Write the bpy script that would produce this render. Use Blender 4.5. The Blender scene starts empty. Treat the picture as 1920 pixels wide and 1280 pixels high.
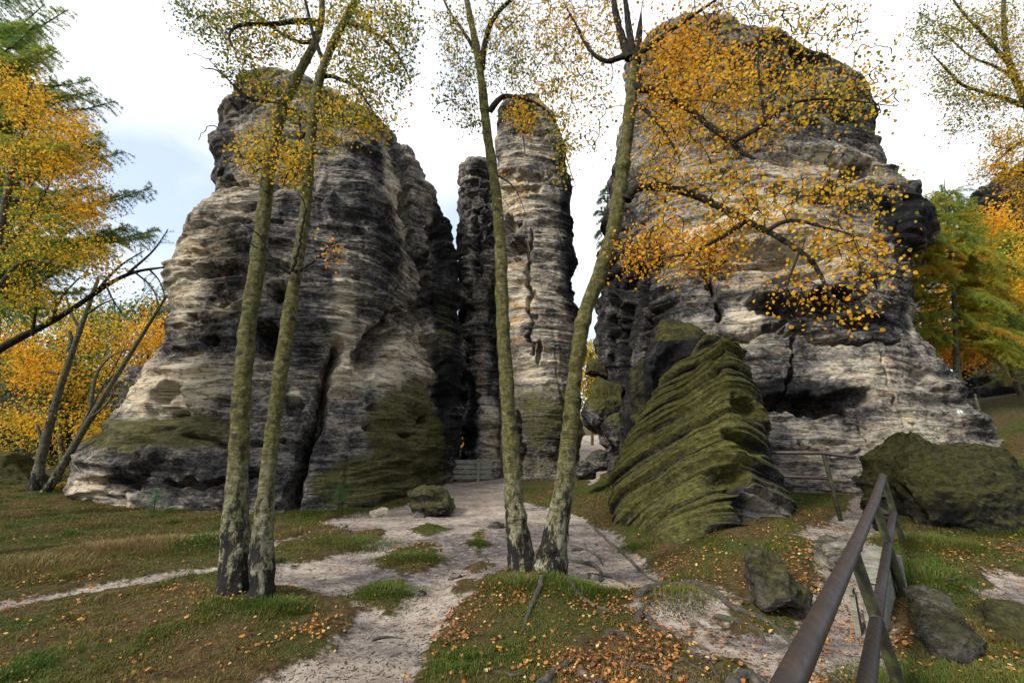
import bpy, math, numpy as np

# ------------------------------------------------------------------ camera, sky, sun
scene = bpy.context.scene
C = scene.collection
TILT = math.radians(12.5)
FPX = 853.0                      # focal length in pixels of the 1920 px wide photograph
CAMZ = 1.6
cam_data = bpy.data.cameras.new('camera')
cam = bpy.data.objects.new('camera', cam_data)
C.objects.link(cam)
cam.location = (0, 0, CAMZ)
cam.rotation_euler = (math.radians(90) + TILT, 0, 0)
cam_data.sensor_width = 36.0
cam_data.lens = FPX / 1920.0 * 36.0
cam_data.clip_start = 0.05
cam_data.clip_end = 3000
scene.camera = cam

SUN_EL, SUN_AZ = math.radians(38), math.radians(232)    # azimuth measured clockwise from +Y
world = bpy.data.worlds.new("World")
scene.world = world
world.use_nodes = True
nt = world.node_tree
nt.nodes.clear()
wo = nt.nodes.new('ShaderNodeOutputWorld')
bg = nt.nodes.new('ShaderNodeBackground')
sky = nt.nodes.new('ShaderNodeTexSky')
sky.sky_type = 'NISHITA'
sky.sun_disc = False
sky.sun_elevation = SUN_EL
sky.sun_rotation = SUN_AZ
tc = nt.nodes.new('ShaderNodeTexCoord')
mp = nt.nodes.new('ShaderNodeMapping')
mp.inputs['Scale'].default_value = (1.0, 1.0, 2.0)
mp.inputs['Location'].default_value = (3.3, 0.2, 0.1)
mp.inputs['Rotation'].default_value = (0, 0, -0.52)
cn = nt.nodes.new('ShaderNodeTexNoise')
cn.inputs['Scale'].default_value = 1.3
cn.inputs['Detail'].default_value = 6
cn.inputs['Roughness'].default_value = 0.5
cr = nt.nodes.new('ShaderNodeValToRGB')
cr.color_ramp.elements[0].position = 0.40
cr.color_ramp.elements[0].color = (0.42, 0.42, 0.42, 1)
cr.color_ramp.elements[1].position = 0.57
cr.color_ramp.elements[1].color = (1, 1, 1, 1)
mx = nt.nodes.new('ShaderNodeMix')
mx.data_type = 'RGBA'
mx.inputs['B'].default_value = (9.3, 9.45, 9.65, 1)       # bright overcast cloud, in sky radiance
nt.links.new(tc.outputs['Generated'], mp.inputs['Vector'])
nt.links.new(mp.outputs['Vector'], cn.inputs['Vector'])
nt.links.new(cn.outputs['Fac'], cr.inputs['Fac'])
nt.links.new(cr.outputs['Color'], mx.inputs['Factor'])
tn = nt.nodes.new('ShaderNodeMix')
tn.data_type = 'RGBA'
tn.blend_type = 'MULTIPLY'
tn.inputs['Factor'].default_value = 1.0
tn.inputs['B'].default_value = (1.15, 1.5, 1.7, 1)
nt.links.new(sky.outputs['Color'], tn.inputs['A'])
nt.links.new(tn.outputs['Result'], mx.inputs['A'])
nt.links.new(mx.outputs['Result'], bg.inputs['Color'])
bg.inputs['Strength'].default_value = 0.09
nt.links.new(bg.outputs['Background'], wo.inputs['Surface'])

sd = bpy.data.lights.new('sun', 'SUN')
sd.energy = 3.2
sd.angle = math.radians(10)
sd.color = (1.0, 0.95, 0.87)
so = bpy.data.objects.new('sun', sd)
C.objects.link(so)
from mathutils import Vector
sdir = Vector((math.sin(SUN_AZ) * math.cos(SUN_EL), math.cos(SUN_AZ) * math.cos(SUN_EL), math.sin(SUN_EL)))
so.rotation_euler = sdir.to_track_quat('Z', 'Y').to_euler()
so.location = (0, -20, 40)
scene.view_settings.view_transform = 'Standard'
scene.view_settings.look = 'None'
scene.view_settings.exposure = 0.72
scene.view_settings.gamma = 1.0
scene.cycles.max_bounces = 6
scene.cycles.transparent_max_bounces = 4

# ------------------------------------------------------------------ numeric helpers
rng = np.random.default_rng(7)
CT, ST = math.cos(TILT), math.sin(TILT)

def at(px, py, D):
    """world point seen at photo pixel (px,py) whose ground distance in front of the camera is D metres"""
    px, py, D = np.broadcast_arrays(np.asarray(px, float), np.asarray(py, float), np.asarray(D, float))
    u = (px - 960) / FPX
    v = (640 - py) / FPX
    s = D / (CT - v * ST)
    return np.stack([u * s, D, CAMZ + s * (ST + v * CT)], -1)

def proj(P):
    x, y, z = P[..., 0], P[..., 1], P[..., 2] - CAMZ
    f = np.maximum(y * CT + z * ST, 0.05)
    up = -y * ST + z * CT
    return 960 + FPX * x / f, 640 - FPX * up / f, f

def camdepth(P):
    return P[..., 1] * CT + (P[..., 2] - CAMZ) * ST

_pr = np.random.default_rng(11)
_perm = _pr.permutation(512).astype(np.int64)
_perm = np.concatenate([_perm, _perm, _perm])
_grad = _pr.normal(size=(512, 3))
_grad /= np.linalg.norm(_grad, axis=1)[:, None]

def pn(P, seed=0):
    sh = P.shape[:-1]
    P = P.reshape(-1, 3) + seed * 17.31
    i = np.floor(P).astype(np.int64)
    f = P - i
    w = f * f * f * (f * (f * 6 - 15) + 10)
    out = 0
    for dx in (0, 1):
        wx = w[:, 0] if dx else 1 - w[:, 0]
        hx = _perm[(i[:, 0] + dx) & 511]
        for dy in (0, 1):
            wy = w[:, 1] if dy else 1 - w[:, 1]
            hy = _perm[(hx + i[:, 1] + dy) & 511]
            for dz in (0, 1):
                wz = w[:, 2] if dz else 1 - w[:, 2]
                h = _perm[(hy + i[:, 2] + dz) & 511]
                g = _grad[h]
                out = out + wx * wy * wz * (g[:, 0] * (f[:, 0] - dx) + g[:, 1] * (f[:, 1] - dy) + g[:, 2] * (f[:, 2] - dz))
    return (out * 1.5).reshape(sh)

def fbm(P, octs=4, seed=0, gain=0.5):
    a, s, t = 1.0, 0, 0
    for k in range(octs):
        s = s + a * pn(P * (2.03 ** k), seed + k * 3)
        t += a
        a *= gain
    return s / t

def sstep(a, b, x):
    t = np.clip((x - a) / (b - a), 0, 1)
    return t * t * (3 - 2 * t)

def resample(pts, n):
    pts = np.asarray(pts, float)
    d = np.r_[0, np.cumsum(np.linalg.norm(np.diff(pts, axis=0), axis=1))]
    t = np.linspace(0, d[-1], n) if np.isscalar(n) else np.asarray(n) * d[-1]
    return np.stack([np.interp(t, d, pts[:, k]) for k in range(pts.shape[1])], -1)

def smooth_poly(pts, n, it=2):
    """Chaikin-rounded polyline resampled to n points"""
    p = np.asarray(pts, float)
    for _ in range(it):
        q = np.empty((2 * (len(p) - 1), p.shape[1]))
        q[0::2] = p[:-1] * .75 + p[1:] * .25
        q[1::2] = p[:-1] * .25 + p[1:] * .75
        p = np.vstack([p[:1], q, p[-1:]])
    return resample(p, n)

def seg_dist(px, py, poly):
    """distance of points to a polyline, and parameter along it"""
    best = np.full(px.shape, 1e9)
    for (x0, y0), (x1, y1) in zip(poly[:-1], poly[1:]):
        dx, dy = x1 - x0, y1 - y0
        t = np.clip(((px - x0) * dx + (py - y0) * dy) / (dx * dx + dy * dy + 1e-9), 0, 1)
        best = np.minimum(best, np.hypot(px - x0 - t * dx, py - y0 - t * dy))
    return best

def in_poly(px, py, poly):
    c = np.zeros(px.shape, bool)
    n = len(poly)
    for i in range(n):
        x0, y0 = poly[i]
        x1, y1 = poly[(i + 1) % n]
        cond = ((y0 > py) != (y1 > py)) & (px < (x1 - x0) * (py - y0) / ((y1 - y0) + 1e-12) + x0)
        c ^= cond
    return c

def poly_sd(px, py, poly):
    """positive inside"""
    d = seg_dist(px, py, list(poly) + [poly[0]])
    return np.where(in_poly(px, py, poly), d, -d)

# ------------------------------------------------------------------ mesh / object helpers
def mesh_obj(name, V, F, mat=None, parent=None, attrs=None, smooth=True, mats=None, midx=None):
    V = np.asarray(V, np.float32).reshape(-1, 3)
    F = np.asarray(F, np.int32)
    k = F.shape[1]
    me = bpy.data.meshes.new(name)
    me.vertices.add(len(V))
    me.vertices.foreach_set('co', V.ravel())
    me.loops.add(F.size)
    me.loops.foreach_set('vertex_index', F.ravel())
    me.polygons.add(len(F))
    me.polygons.foreach_set('loop_start', np.arange(0, F.size, k, dtype=np.int32))
    try:
        me.polygons.foreach_set('loop_total', np.full(len(F), k, dtype=np.int32))
    except Exception:
        pass
    me.polygons.foreach_set('use_smooth', np.full(len(F), smooth))
    for an, av in (attrs or {}).items():
        a = me.attributes.new(an, 'FLOAT', 'POINT')
        a.data.foreach_set('value', np.asarray(av, np.float32).ravel())
    me.update(calc_edges=True)
    if mat:
        me.materials.append(mat)
    o = bpy.data.objects.new(name, me)
    C.objects.link(o)
    if parent:
        o.parent = parent
    return o

def tag(o, label, cat, group=None, kind=None):
    o['label'] = label
    o['category'] = cat
    if group:
        o['group'] = group
    if kind:
        o['kind'] = kind
    return o

def thing(name, label, cat, group=None):
    o = bpy.data.objects.new(name, None)
    C.objects.link(o)
    return tag(o, label, cat, group)

def place_empty(root, loc):
    """move the empty to the thing's base while leaving its (world-space) meshes where they are"""
    loc = Vector([float(v) for v in loc])
    root.location = loc
    for ch in root.children:
        ch.location = -loc

def grid_faces(nv, nu, closed):
    i = np.arange(nv - 1)[:, None]
    j = np.arange(nu if closed else nu - 1)[None, :]
    j2 = (j + 1) % nu
    return np.stack([i * nu + j + 0 * j2, i * nu + j2, (i + 1) * nu + j2, (i + 1) * nu + j], -1).reshape(-1, 4)

def tubes(P, R, sides=6, ripple=0.0):
    """P (T,m,3), R (T,m): a batch of tubes -> V, F"""
    P = np.asarray(P, float); R = np.asarray(R, float)
    if P.ndim == 2:
        P = P[None]; R = R[None]
    T, m = R.shape
    tan = np.gradient(P, axis=1)
    tan /= np.linalg.norm(tan, axis=2, keepdims=True) + 1e-9
    mt = np.abs(tan.mean(1))
    ref = np.zeros((T, 3)); ref[np.arange(T), mt.argmin(1)] = 1
    a = np.cross(tan, ref[:, None, :]); a /= np.linalg.norm(a, axis=2, keepdims=True) + 1e-9
    b = np.cross(tan, a)
    th = np.arange(sides) / sides * 2 * np.pi
    V = P[:, :, None, :] + R[:, :, None, None] * (np.cos(th)[None, None, :, None] * a[:, :, None, :] + np.sin(th)[None, None, :, None] * b[:, :, None, :])
    F0 = grid_faces(m, sides, True)
    F = (F0[None] + (np.arange(T) * m * sides)[:, None, None]).reshape(-1, 4)
    return V.reshape(-1, 3), F

class MB:
    def __init__(s):
        s.V = []; s.F = []; s.n = 0
    def add(s, V, F):
        V = np.asarray(V, float).reshape(-1, 3)
        s.V.append(V); s.F.append(np.asarray(F) + s.n); s.n += len(V)
    def tube(s, P, R, sides=6):
        P = np.asarray(P, float)
        if np.isscalar(R):
            R = np.full(len(P), R)
        s.add(*tubes(P, R, sides))
    def rod(s, P, R, sides=14):
        """closed-ended rod"""
        P = np.asarray(P, float); n = len(P)
        if np.isscalar(R): R = np.full(n, R)
        d0 = P[0] - P[1]; d0 /= np.linalg.norm(d0); d1 = P[-1] - P[-2]; d1 /= np.linalg.norm(d1)
        Q = np.vstack([P[0] + d0 * R[0] * .1, P[0], P, P[-1], P[-1] + d1 * R[-1] * .1])
        Q[1] = P[0] + d0 * R[0] * .08; Q[-2] = P[-1] + d1 * R[-1] * .08
        r = np.r_[R[0] * .01, R[0] * .85, R, R[-1] * .85, R[-1] * .01]
        s.tube(Q, r, sides)
    def box(s, c, ax, ay, az, jit=0.0):
        c, ax, ay, az = [np.asarray(v, float) for v in (c, ax, ay, az)]
        V = [c + sx * ax + sy * ay + sz * az for sz in (-1, 1) for sy in (-1, 1) for sx in (-1, 1)]
        F = [[0, 2, 3, 1], [4, 5, 7, 6], [0, 1, 5, 4], [2, 6, 7, 3], [0, 4, 6, 2], [1, 3, 7, 5]]
        s.add(np.array(V) + rng.normal(size=(8, 3)) * jit, F)
    def build(s, name, mat, parent=None, smooth=True, attrs=None):
        return mesh_obj(name, np.vstack(s.V), np.vstack(s.F), mat, parent, attrs, smooth)

# ------------------------------------------------------------------ materials
def new_mat(name):
    m = bpy.data.materials.new(name)
    m.use_nodes = True
    return m, m.node_tree, m.node_tree.nodes['Principled BSDF']

def N(t, typ, **kw):
    n = t.nodes.new(typ)
    for k, v in kw.items():
        if k in ('operation', 'data_type', 'blend_type', 'attribute_name', 'feature', 'clamp'):
            setattr(n, k, v)
        else:
            n.inputs[k.replace('_', ' ')].default_value = v
    return n

def noise(t, vec, scale, detail=6, rough=0.55, mscale=None, rot=None, dist=0.0):
    if rot:
        m0 = t.nodes.new('ShaderNodeMapping')
        m0.inputs['Rotation'].default_value = rot
        t.links.new(vec, m0.inputs['Vector'])
        vec = m0.outputs['Vector']
        rot = None
    if mscale:
        mpn = t.nodes.new('ShaderNodeMapping')
        mpn.inputs['Scale'].default_value = mscale
        t.links.new(vec, mpn.inputs['Vector'])
        vec = mpn.outputs['Vector']
    n = t.nodes.new('ShaderNodeTexNoise')
    n.inputs['Scale'].default_value = scale
    n.inputs['Detail'].default_value = detail
    n.inputs['Roughness'].default_value = rough
    n.inputs['Distortion'].default_value = dist
    t.links.new(vec, n.inputs['Vector'])
    return n.outputs['Fac']

def mth(t, op, a, b=None, clamp=False):
    n = t.nodes.new('ShaderNodeMath')
    n.operation = op
    n.use_clamp = clamp
    for i, v in enumerate((a, b)):
        if v is None: continue
        if isinstance(v, (int, float)): n.inputs[i].default_value = v
        else: t.links.new(v, n.inputs[i])
    return n.outputs[0]

def ramp(t, fac, stops):
    n = t.nodes.new('ShaderNodeValToRGB')
    e = n.color_ramp.elements
    while len(e) < len(stops): e.new(0.5)
    for i, (p, c) in enumerate(stops):
        e[i].position = p
        if isinstance(c, (int, float)): c = (c, c, c)
        e[i].color = (*c, 1)
    t.links.new(fac, n.inputs['Fac'])
    return n.outputs['Color']

def mixc(t, fac, a, b, blend='MIX'):
    n = t.nodes.new('ShaderNodeMix')
    n.data_type = 'RGBA'
    n.blend_type = blend
    for inp, v in (('Factor', fac), ('A', a), ('B', b)):
        if isinstance(v, (int, float)): n.inputs[inp].default_value = v
        elif isinstance(v, tuple): n.inputs[inp].default_value = (*v, 1)
        else: t.links.new(v, n.inputs[inp])
    return n.outputs['Result']

def attr(t, name):
    n = t.nodes.new('ShaderNodeAttribute')
    n.attribute_name = name
    return n.outputs['Fac']

def bump(t, bsdf, h, dist=0.02, strength=1.0, prev=None):
    n = t.nodes.new('ShaderNodeBump')
    n.inputs['Distance'].default_value = dist
    n.inputs['Strength'].default_value = strength
    t.links.new(h, n.inputs['Height'])
    if prev: t.links.new(prev, n.inputs['Normal'])
    t.links.new(n.outputs['Normal'], bsdf.inputs['Normal'])
    return n.outputs['Normal']

def coords(t):
    g = t.nodes.new('ShaderNodeNewGeometry')
    return g.outputs['Position'], g.outputs['Normal']

def rock_material(name, rot=None, zs=6.0, moss_gain=1.0, gain=1.0):
    mg = moss_gain
    m, t, b = new_mat(name)
    pos, nor = coords(t)
    nA = noise(t, pos, 0.9, 10, 0.66, (1, 1, zs), rot, 0.4)
    nB = noise(t, pos, 0.55, 8, 0.62)
    nF = noise(t, pos, 9.0, 9, 0.78, (1, 1, 1.8), rot)
    nV = noise(t, pos, 1.3, 8, 0.66, (1.4, 1.4, 0.25))
    nL = noise(t, pos, 2.6, 12, 0.72, (0.55, 0.55, zs * 0.8), rot, 0.2)
    nP = noise(t, pos, 2.3, 8, 0.68)
    v = mth(t, 'ADD', mth(t, 'MULTIPLY', nA, 0.38), mth(t, 'MULTIPLY', nB, 0.92))
    v = mth(t, 'ADD', v, mth(t, 'MULTIPLY', nV, 0.35))
    v = mth(t, 'ADD', v, mth(t, 'MULTIPLY', nF, 1.15))
    v = mth(t, 'ADD', v, mth(t, 'MULTIPLY', nP, 0.90))
    v = mth(t, 'ADD', v, mth(t, 'MULTIPLY', nL, 0.30))     # mean 2.0
    v = mth(t, 'MULTIPLY', mth(t, 'SUBTRACT', v, 2.02), 1.22)
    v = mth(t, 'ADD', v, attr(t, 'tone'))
    # hairline bedding joints
    jn = noise(t, pos, 1.5, 7, 0.66, (0.40, 0.40, zs * 0.7), rot, 0.5)
    jd = mth(t, 'ABSOLUTE', mth(t, 'SUBTRACT', jn, 0.5))
    joint = ramp(t, mth(t, 'ADD', jd, mth(t, 'MULTIPLY', nF, 0.02)), [(0.010, 1.0), (0.030, 0.0)])
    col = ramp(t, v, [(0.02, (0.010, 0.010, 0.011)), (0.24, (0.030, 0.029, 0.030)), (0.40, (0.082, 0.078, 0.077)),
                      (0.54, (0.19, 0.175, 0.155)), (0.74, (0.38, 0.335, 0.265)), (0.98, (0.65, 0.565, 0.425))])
    col = mixc(t, mth(t, 'MULTIPLY', joint, 0.8), col, (0.016, 0.014, 0.013))
    # pinkish and ochre iron tints
    nO = noise(t, pos, 1.1, 5, 0.6, (1, 1, 4))
    of = mth(t, 'MULTIPLY', ramp(t, nO, [(0.48, 0.0), (0.66, 1.0)]), mth(t, 'ADD', attr(t, 'warm'), 0.26), True)
    col = mixc(t, of, col, mixc(t, 0.72, col, (1.0, 0.60, 0.26), 'MULTIPLY'))
    # pits
    vo = t.nodes.new('ShaderNodeTexVoronoi'); vo.inputs['Scale'].default_value = 9
    t.links.new(pos, vo.inputs['Vector'])
    # moss: on its own patches and on upward faces within them
    sx = t.nodes.new('ShaderNodeSeparateXYZ'); t.links.new(nor, sx.inputs[0])
    nM = noise(t, pos, 2.2, 10, 0.72)
    mv = mth(t, 'ADD', attr(t, 'moss'), mth(t, 'MULTIPLY', mth(t, 'SUBTRACT', nM, 0.5), 1.5))
    mv = mth(t, 'ADD', mv, mth(t, 'MULTIPLY', sx.outputs['Z'], 0.35))
    mf = ramp(t, mv, [(0.36, 0.0), (0.80, 0.88)])
    nMc = noise(t, pos, 11.0, 10, 0.85, (1, 1, 1.2), rot)
    mcol = ramp(t, nMc, [(0.34, (0.020 * mg, 0.019 * mg, 0.008 * mg)), (0.48, (0.088 * mg, 0.085 * mg, 0.023 * mg)), (0.64, (0.225 * mg, 0.215 * mg, 0.054 * mg))])
    col = mixc(t, mf, col, mcol)
    # pale green lichen
    nG = noise(t, pos, 5.0, 6, 0.7, (1, 1, 2.0))
    gv = mth(t, 'ADD', attr(t, 'lichen'), mth(t, 'MULTIPLY', mth(t, 'SUBTRACT', nG, 0.5), 2.2))
    gf = ramp(t, gv, [(0.62, 0.0), (0.85, 0.85)])
    col = mixc(t, gf, col, (0.20, 0.27, 0.13))
    t.links.new(col, b.inputs['Base Color'])
    b.inputs['Roughness'].default_value = 0.92
    b.inputs['Specular IOR Level'].default_value = 0.15
    h1 = mth(t, 'ADD', mth(t, 'MULTIPLY', nL, 0.9), mth(t, 'MULTIPLY', nF, 0.7))
    h1 = mth(t, 'SUBTRACT', h1, mth(t, 'MULTIPLY', joint, 0.35))
    n1 = bump(t, b, h1, 0.16 * gain, 0.9)
    nF2 = noise(t, pos, 22.0, 6, 0.7, (1, 1, 1.8), rot)
    bump(t, b, mth(t, 'ADD', nF2, mth(t, 'MULTIPLY', nMc, 0.6)), 0.02 * gain, 0.7, n1)
    return m

M_rock = rock_material('sandstone', moss_gain=0.78)
M_wedge = rock_material('mossy_sandstone', rot=(math.radians(38), math.radians(-8), 0), zs=2.2, gain=0.7, moss_gain=0.95)
M_boulder = rock_material('boulder_stone', zs=2.5, gain=0.8, moss_gain=0.6)

def bark_material(name, green, white, dark, scale=1.0, mossz=(0.2, 6.0)):
    m, t, b = new_mat(name)
    pos, nor = coords(t)
    n1 = noise(t, pos, 16 * scale, 8, 0.75, (1, 1, 0.8))
    nl = noise(t, pos, 9 * scale, 8, 0.72, (0.8, 0.8, 4.5), None, 0.8)       # horizontal lenticels
    nb = noise(t, pos, 9 * scale, 9, 0.7, (1, 1, 0.35))
    sp = t.nodes.new('ShaderNodeSeparateXYZ'); t.links.new(pos, sp.inputs[0])
    col = ramp(t, n1, [(0.36, tuple(c * 0.28 for c in green)), (0.52, green), (0.76, tuple(.5 * c + .5 * w for c, w in zip(green, white)))])
    lent = ramp(t, nl, [(0.42, 1.0), (0.46, 0.0)])
    col = mixc(t, mth(t, 'MULTIPLY', lent, 0.95), col, dark)
    vk = t.nodes.new('ShaderNodeTexVoronoi'); vk.inputs['Scale'].default_value = 3.4
    mk = t.nodes.new('ShaderNodeMapping'); mk.inputs['Scale'].default_value = (1.0, 1.0, 1.6)
    t.links.new(pos, mk.inputs['Vector']); t.links.new(mk.outputs['Vector'], vk.inputs['Vector'])
    kn = ramp(t, mth(t, 'ADD', vk.outputs['Distance'], mth(t, 'MULTIPLY', n1, 0.12)), [(0.20, 1.0), (0.27, 0.0)])
    col = mixc(t, mth(t, 'MULTIPLY', kn, 0.85), col, (0.020, 0.018, 0.012))
    # rough black fissured bark low on the stem
    low = t.nodes.new('ShaderNodeMapRange')
    low.inputs['From Min'].default_value = 0.1; low.inputs['From Max'].default_value = 1.5
    low.inputs['To Min'].default_value = 0.10; low.inputs['To Max'].default_value = -0.12
    t.links.new(sp.outputs['Z'], low.inputs['Value'])
    fb = ramp(t, mth(t, 'ADD', nb, low.outputs['Result']), [(0.52, 0.0), (0.57, 1.0)])
    wlow = t.nodes.new('ShaderNodeMapRange')
    wlow.inputs['From Min'].default_value = 0.2; wlow.inputs['From Max'].default_value = 1.6
    wlow.inputs['To Min'].default_value = 0.75; wlow.inputs['To Max'].default_value = 0.0
    t.links.new(sp.outputs['Z'], wlow.inputs['Value'])
    col = mixc(t, mth(t, 'MULTIPLY', wlow.outputs['Result'], ramp(t, n1, [(0.4, 0.0), (0.6, 1.0)])), col, white)
    col = mixc(t, fb, col, (0.016, 0.015, 0.012))
    t.links.new(col, b.inputs['Base Color'])
    b.inputs['Roughness'].default_value = 0.85
    b.inputs['Specular IOR Level'].default_value = 0.2
    h = mth(t, 'SUBTRACT', mth(t, 'ADD', mth(t, 'MULTIPLY', n1, 0.6), mth(t, 'MULTIPLY', nl, 0.8)), mth(t, 'MULTIPLY', fb, 0.5))
    bump(t, b, h, 0.05, 1.0)
    return m

M_birch = bark_material('birch_bark', (0.108, 0.100, 0.026), (0.42, 0.39, 0.31), (0.045, 0.042, 0.022))
M_twig = bark_material('twig_bark', (0.028, 0.024, 0.018), (0.07, 0.06, 0.045), (0.010, 0.009, 0.007))
M_greybark = bark_material('grey_bark', (0.10, 0.095, 0.06), (0.26, 0.25, 0.20), (0.03, 0.028, 0.02))

def leaf_material(name, stops, trans=0.5, rough=0.6):
    m, t, b = new_mat(name)
    h = attr(t, 'hue')
    col = ramp(t, h, stops)
    t.links.new(col, b.inputs['Base Color'])
    b.inputs['Roughness'].default_value = rough
    b.inputs['Specular IOR Level'].default_value = 0.2
    tr = t.nodes.new('ShaderNodeBsdfTranslucent')
    t.links.new(col, tr.inputs['Color'])
    ms = t.nodes.new('ShaderNodeMixShader')
    ms.inputs[0].default_value = trans
    out = t.nodes['Material Output']
    t.links.new(b.outputs[0], ms.inputs[1]); t.links.new(tr.outputs[0], ms.inputs[2])
    t.links.new(ms.outputs[0], out.inputs['Surface'])
    return m

LEAF_STOPS = [(0.0, (0.025, 0.065, 0.018)), (0.2, (0.075, 0.130, 0.022)), (0.36, (0.22, 0.22, 0.025)), (0.5, (0.64, 0.42, 0.03)),
              (0.68, (0.78, 0.37, 0.015)), (0.84, (0.60, 0.21, 0.015)), (1.0, (0.20, 0.08, 0.025))]
M_leaf = leaf_material('autumn_leaf', LEAF_STOPS)
M_needle = leaf_material('larch_needles', [(0.0, (0.05, 0.13, 0.065)), (0.35, (0.13, 0.25, 0.075)), (0.6, (0.26, 0.31, 0.04)),
                                           (0.85, (0.42, 0.32, 0.03)), (1.0, (0.50, 0.22, 0.02))], 0.5)
M_fallen = leaf_material('fallen_leaf', [(0.0, (0.05, 0.025, 0.012)), (0.3, (0.16, 0.065, 0.024)), (0.6, (0.36, 0.145, 0.035)),
                                         (0.85, (0.52, 0.26, 0.05)), (1.0, (0.50, 0.37, 0.18))], 0.15)
M_grass = leaf_material('grass_blade', [(0.0, (0.034, 0.078, 0.008)), (0.4, (0.078, 0.108, 0.014)), (0.7, (0.130, 0.098, 0.026)),
                                        (1.0, (0.25, 0.165, 0.075))], 0.25)

# ------------------------------------------------------------------ terrain
def ground_xy(px, py, z=0.1):
    v = (640 - py) / FPX; u = (px - 960) / FPX
    dz = ST + v * CT
    s = (z - CAMZ) / dz
    return u * s, s * (CT - v * ST)

def gpoly(pts, z=0.1):
    return [ground_xy(a, b, z) for a, b in pts]

SAND_MAIN = gpoly([(330, 1330), (430, 1275), (540, 1215), (640, 1165), (690, 1130), (672, 1105), (600, 1092), (500, 1082), (500, 1050),
                   (600, 1035), (690, 1000), (640, 985), (600, 975), (665, 955), (730, 950), (800, 930), (850, 900), (880, 885), (940, 885), (960, 940),
                   (1040, 955), (1100, 975), (1150, 1000), (1200, 1040), (1250, 1080), (1200, 1100), (1120, 1110), (1060, 1085), (960, 1065), (900, 1090), (850, 1140),
                   (800, 1180), (790, 1230), (800, 1330)])
SAND_RIGHT = gpoly([(1430, 1330), (1430, 1230), (1330, 1190), (1380, 1160), (1470, 1150), (1540, 1110), (1545, 1050)], 0.12) + \
             gpoly([(1500, 1000), (1520, 985), (1590, 950), (1600, 915), (1655, 915), (1650, 980), (1640, 1040)], 0.40) + \
             gpoly([(1660, 1130), (1690, 1230), (1680, 1330)], 0.12)
SAND_PATCH = gpoly([(1820, 1085), (1870, 1062), (1990, 1075), (1990, 1105), (1880, 1100)], 0.3)
SAND_BEHIND = gpoly([(1080, 880), (1080, 830), (1140, 830), (1160, 890), (1110, 910)], 0.3)
ISLES = [gpoly(p) for p in (
    [(705, 1040), (740, 1018), (800, 1010), (830, 1035), (800, 1060), (740, 1062)],
    [(665, 1095), (700, 1072), (770, 1072), (775, 1105), (730, 1135), (680, 1120)],
    [(510, 1040), (560, 1010), (640, 995), (720, 985), (725, 1000), (640, 1022), (560, 1045)],
    [(885, 995), (900, 985), (912, 1010), (900, 1030), (885, 1020)],
    [(865, 1050), (900, 1035), (925, 1045), (900, 1070), (870, 1072)],
    [(850, 1095), (880, 1085), (890, 1100), (850, 1110)],
    [(760, 985), (800, 975), (845, 985), (800, 1000)])]
TRAIL = [ground_xy(a, b, 0.05) for a, b in [(-120, 1150), (0, 1122), (90, 1105), (200, 1085), (330, 1068), (400, 1062), (470, 1052)]]
TRAIL2 = [ground_xy(a, b, 0.08) for a, b in [(420, 1058), (520, 1010), (600, 992), (660, 985)]]

def base_z(x, y):
    z = 0.022 * np.clip(y - 5, 0, 14)
    z = z + 0.36 * sstep(3.3, 6.2, y) * sstep(1.6, 3.6, x)
    z = z + sstep(9, 24, x - 0.15 * (y - 16)) * sstep(8, 20, y) * 3.2
    z = z + 0.06 * np.clip(x - 24, 0, 60)
    z = z + 0.11 * np.clip(y - 27, 0, 60) + 0.10 * sstep(14, 40, -x) * np.clip(y - 14, 0, 60)
    z = z + 0.16 * np.exp(-((x - 0.25) ** 2 / 1.0 + (y - 5.45) ** 2 / 0.7))
    z = z + 0.08 * np.exp(-((x + 2.75) ** 2 + (y - 5.1) ** 2) / 0.8)
    z = z + 0.14 * np.exp(-((x - 1.9) ** 2 / 0.8 + (y - 5.0) ** 2 / 0.15))
    return z

def sand_mask(x, y):
    P = np.stack([x, y, 0 * x], -1)
    j = 0.26 * fbm(P * 1.7, 4, 5) + 0.10 * fbm(P * 7, 3, 9)
    s = np.full(x.shape, -9.0)
    for poly in (SAND_MAIN, SAND_RIGHT, SAND_PATCH, SAND_BEHIND):
        s = np.maximum(s, poly_sd(x, y, poly))
    for poly in ISLES:
        s = np.minimum(s, -poly_sd(x, y, poly))
    s = np.maximum(s, 0.16 - seg_dist(x, y, TRAIL) )
    s = np.maximum(s, 0.07 - seg_dist(x, y, TRAIL2))
    reg = np.exp(-((x - 1.9) ** 2 / 1.6 + (y - 4.3) ** 2 / 1.4))
    s = np.maximum(s, np.where(reg > .1, -0.30 + .30 * reg + 0.55 * reg * fbm(P * 1.1 + 3.3, 3, 15), -9))
    s = np.where(y > 40, -9, s)
    return s + j + 0.01

def ground_z(x, y, s=None):
    x = np.asarray(x, float); y = np.asarray(y, float)
    P = np.stack([x, y, 0 * x], -1)
    far = np.clip(np.hypot(x, y) / 30, 0, 1)
    z = base_z(x, y) + 0.07 * fbm(P * 0.6, 3, 2) + 0.5 * far * fbm(P * 0.1, 3, 4)
    if s is None:
        s = sand_mask(x, y)
    z = z - 0.05 * sstep(-0.15, 0.15, s)
    z = z + (0.022 * (1 - sstep(-.1, .1, s)) + 0.008) * fbm(P * 5, 4, 21)
    return z

def axis(lim_lo, lim_hi, lo, hi, step, grow):
    a = list(np.arange(lo, hi, step))
    s = step
    while a[-1] < lim_hi:
        s *= grow; a.append(a[-1] + s)
    s = step
    while a[0] > lim_lo:
        s *= grow; a.insert(0, a[0] - s)
    return np.array(a)

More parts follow.
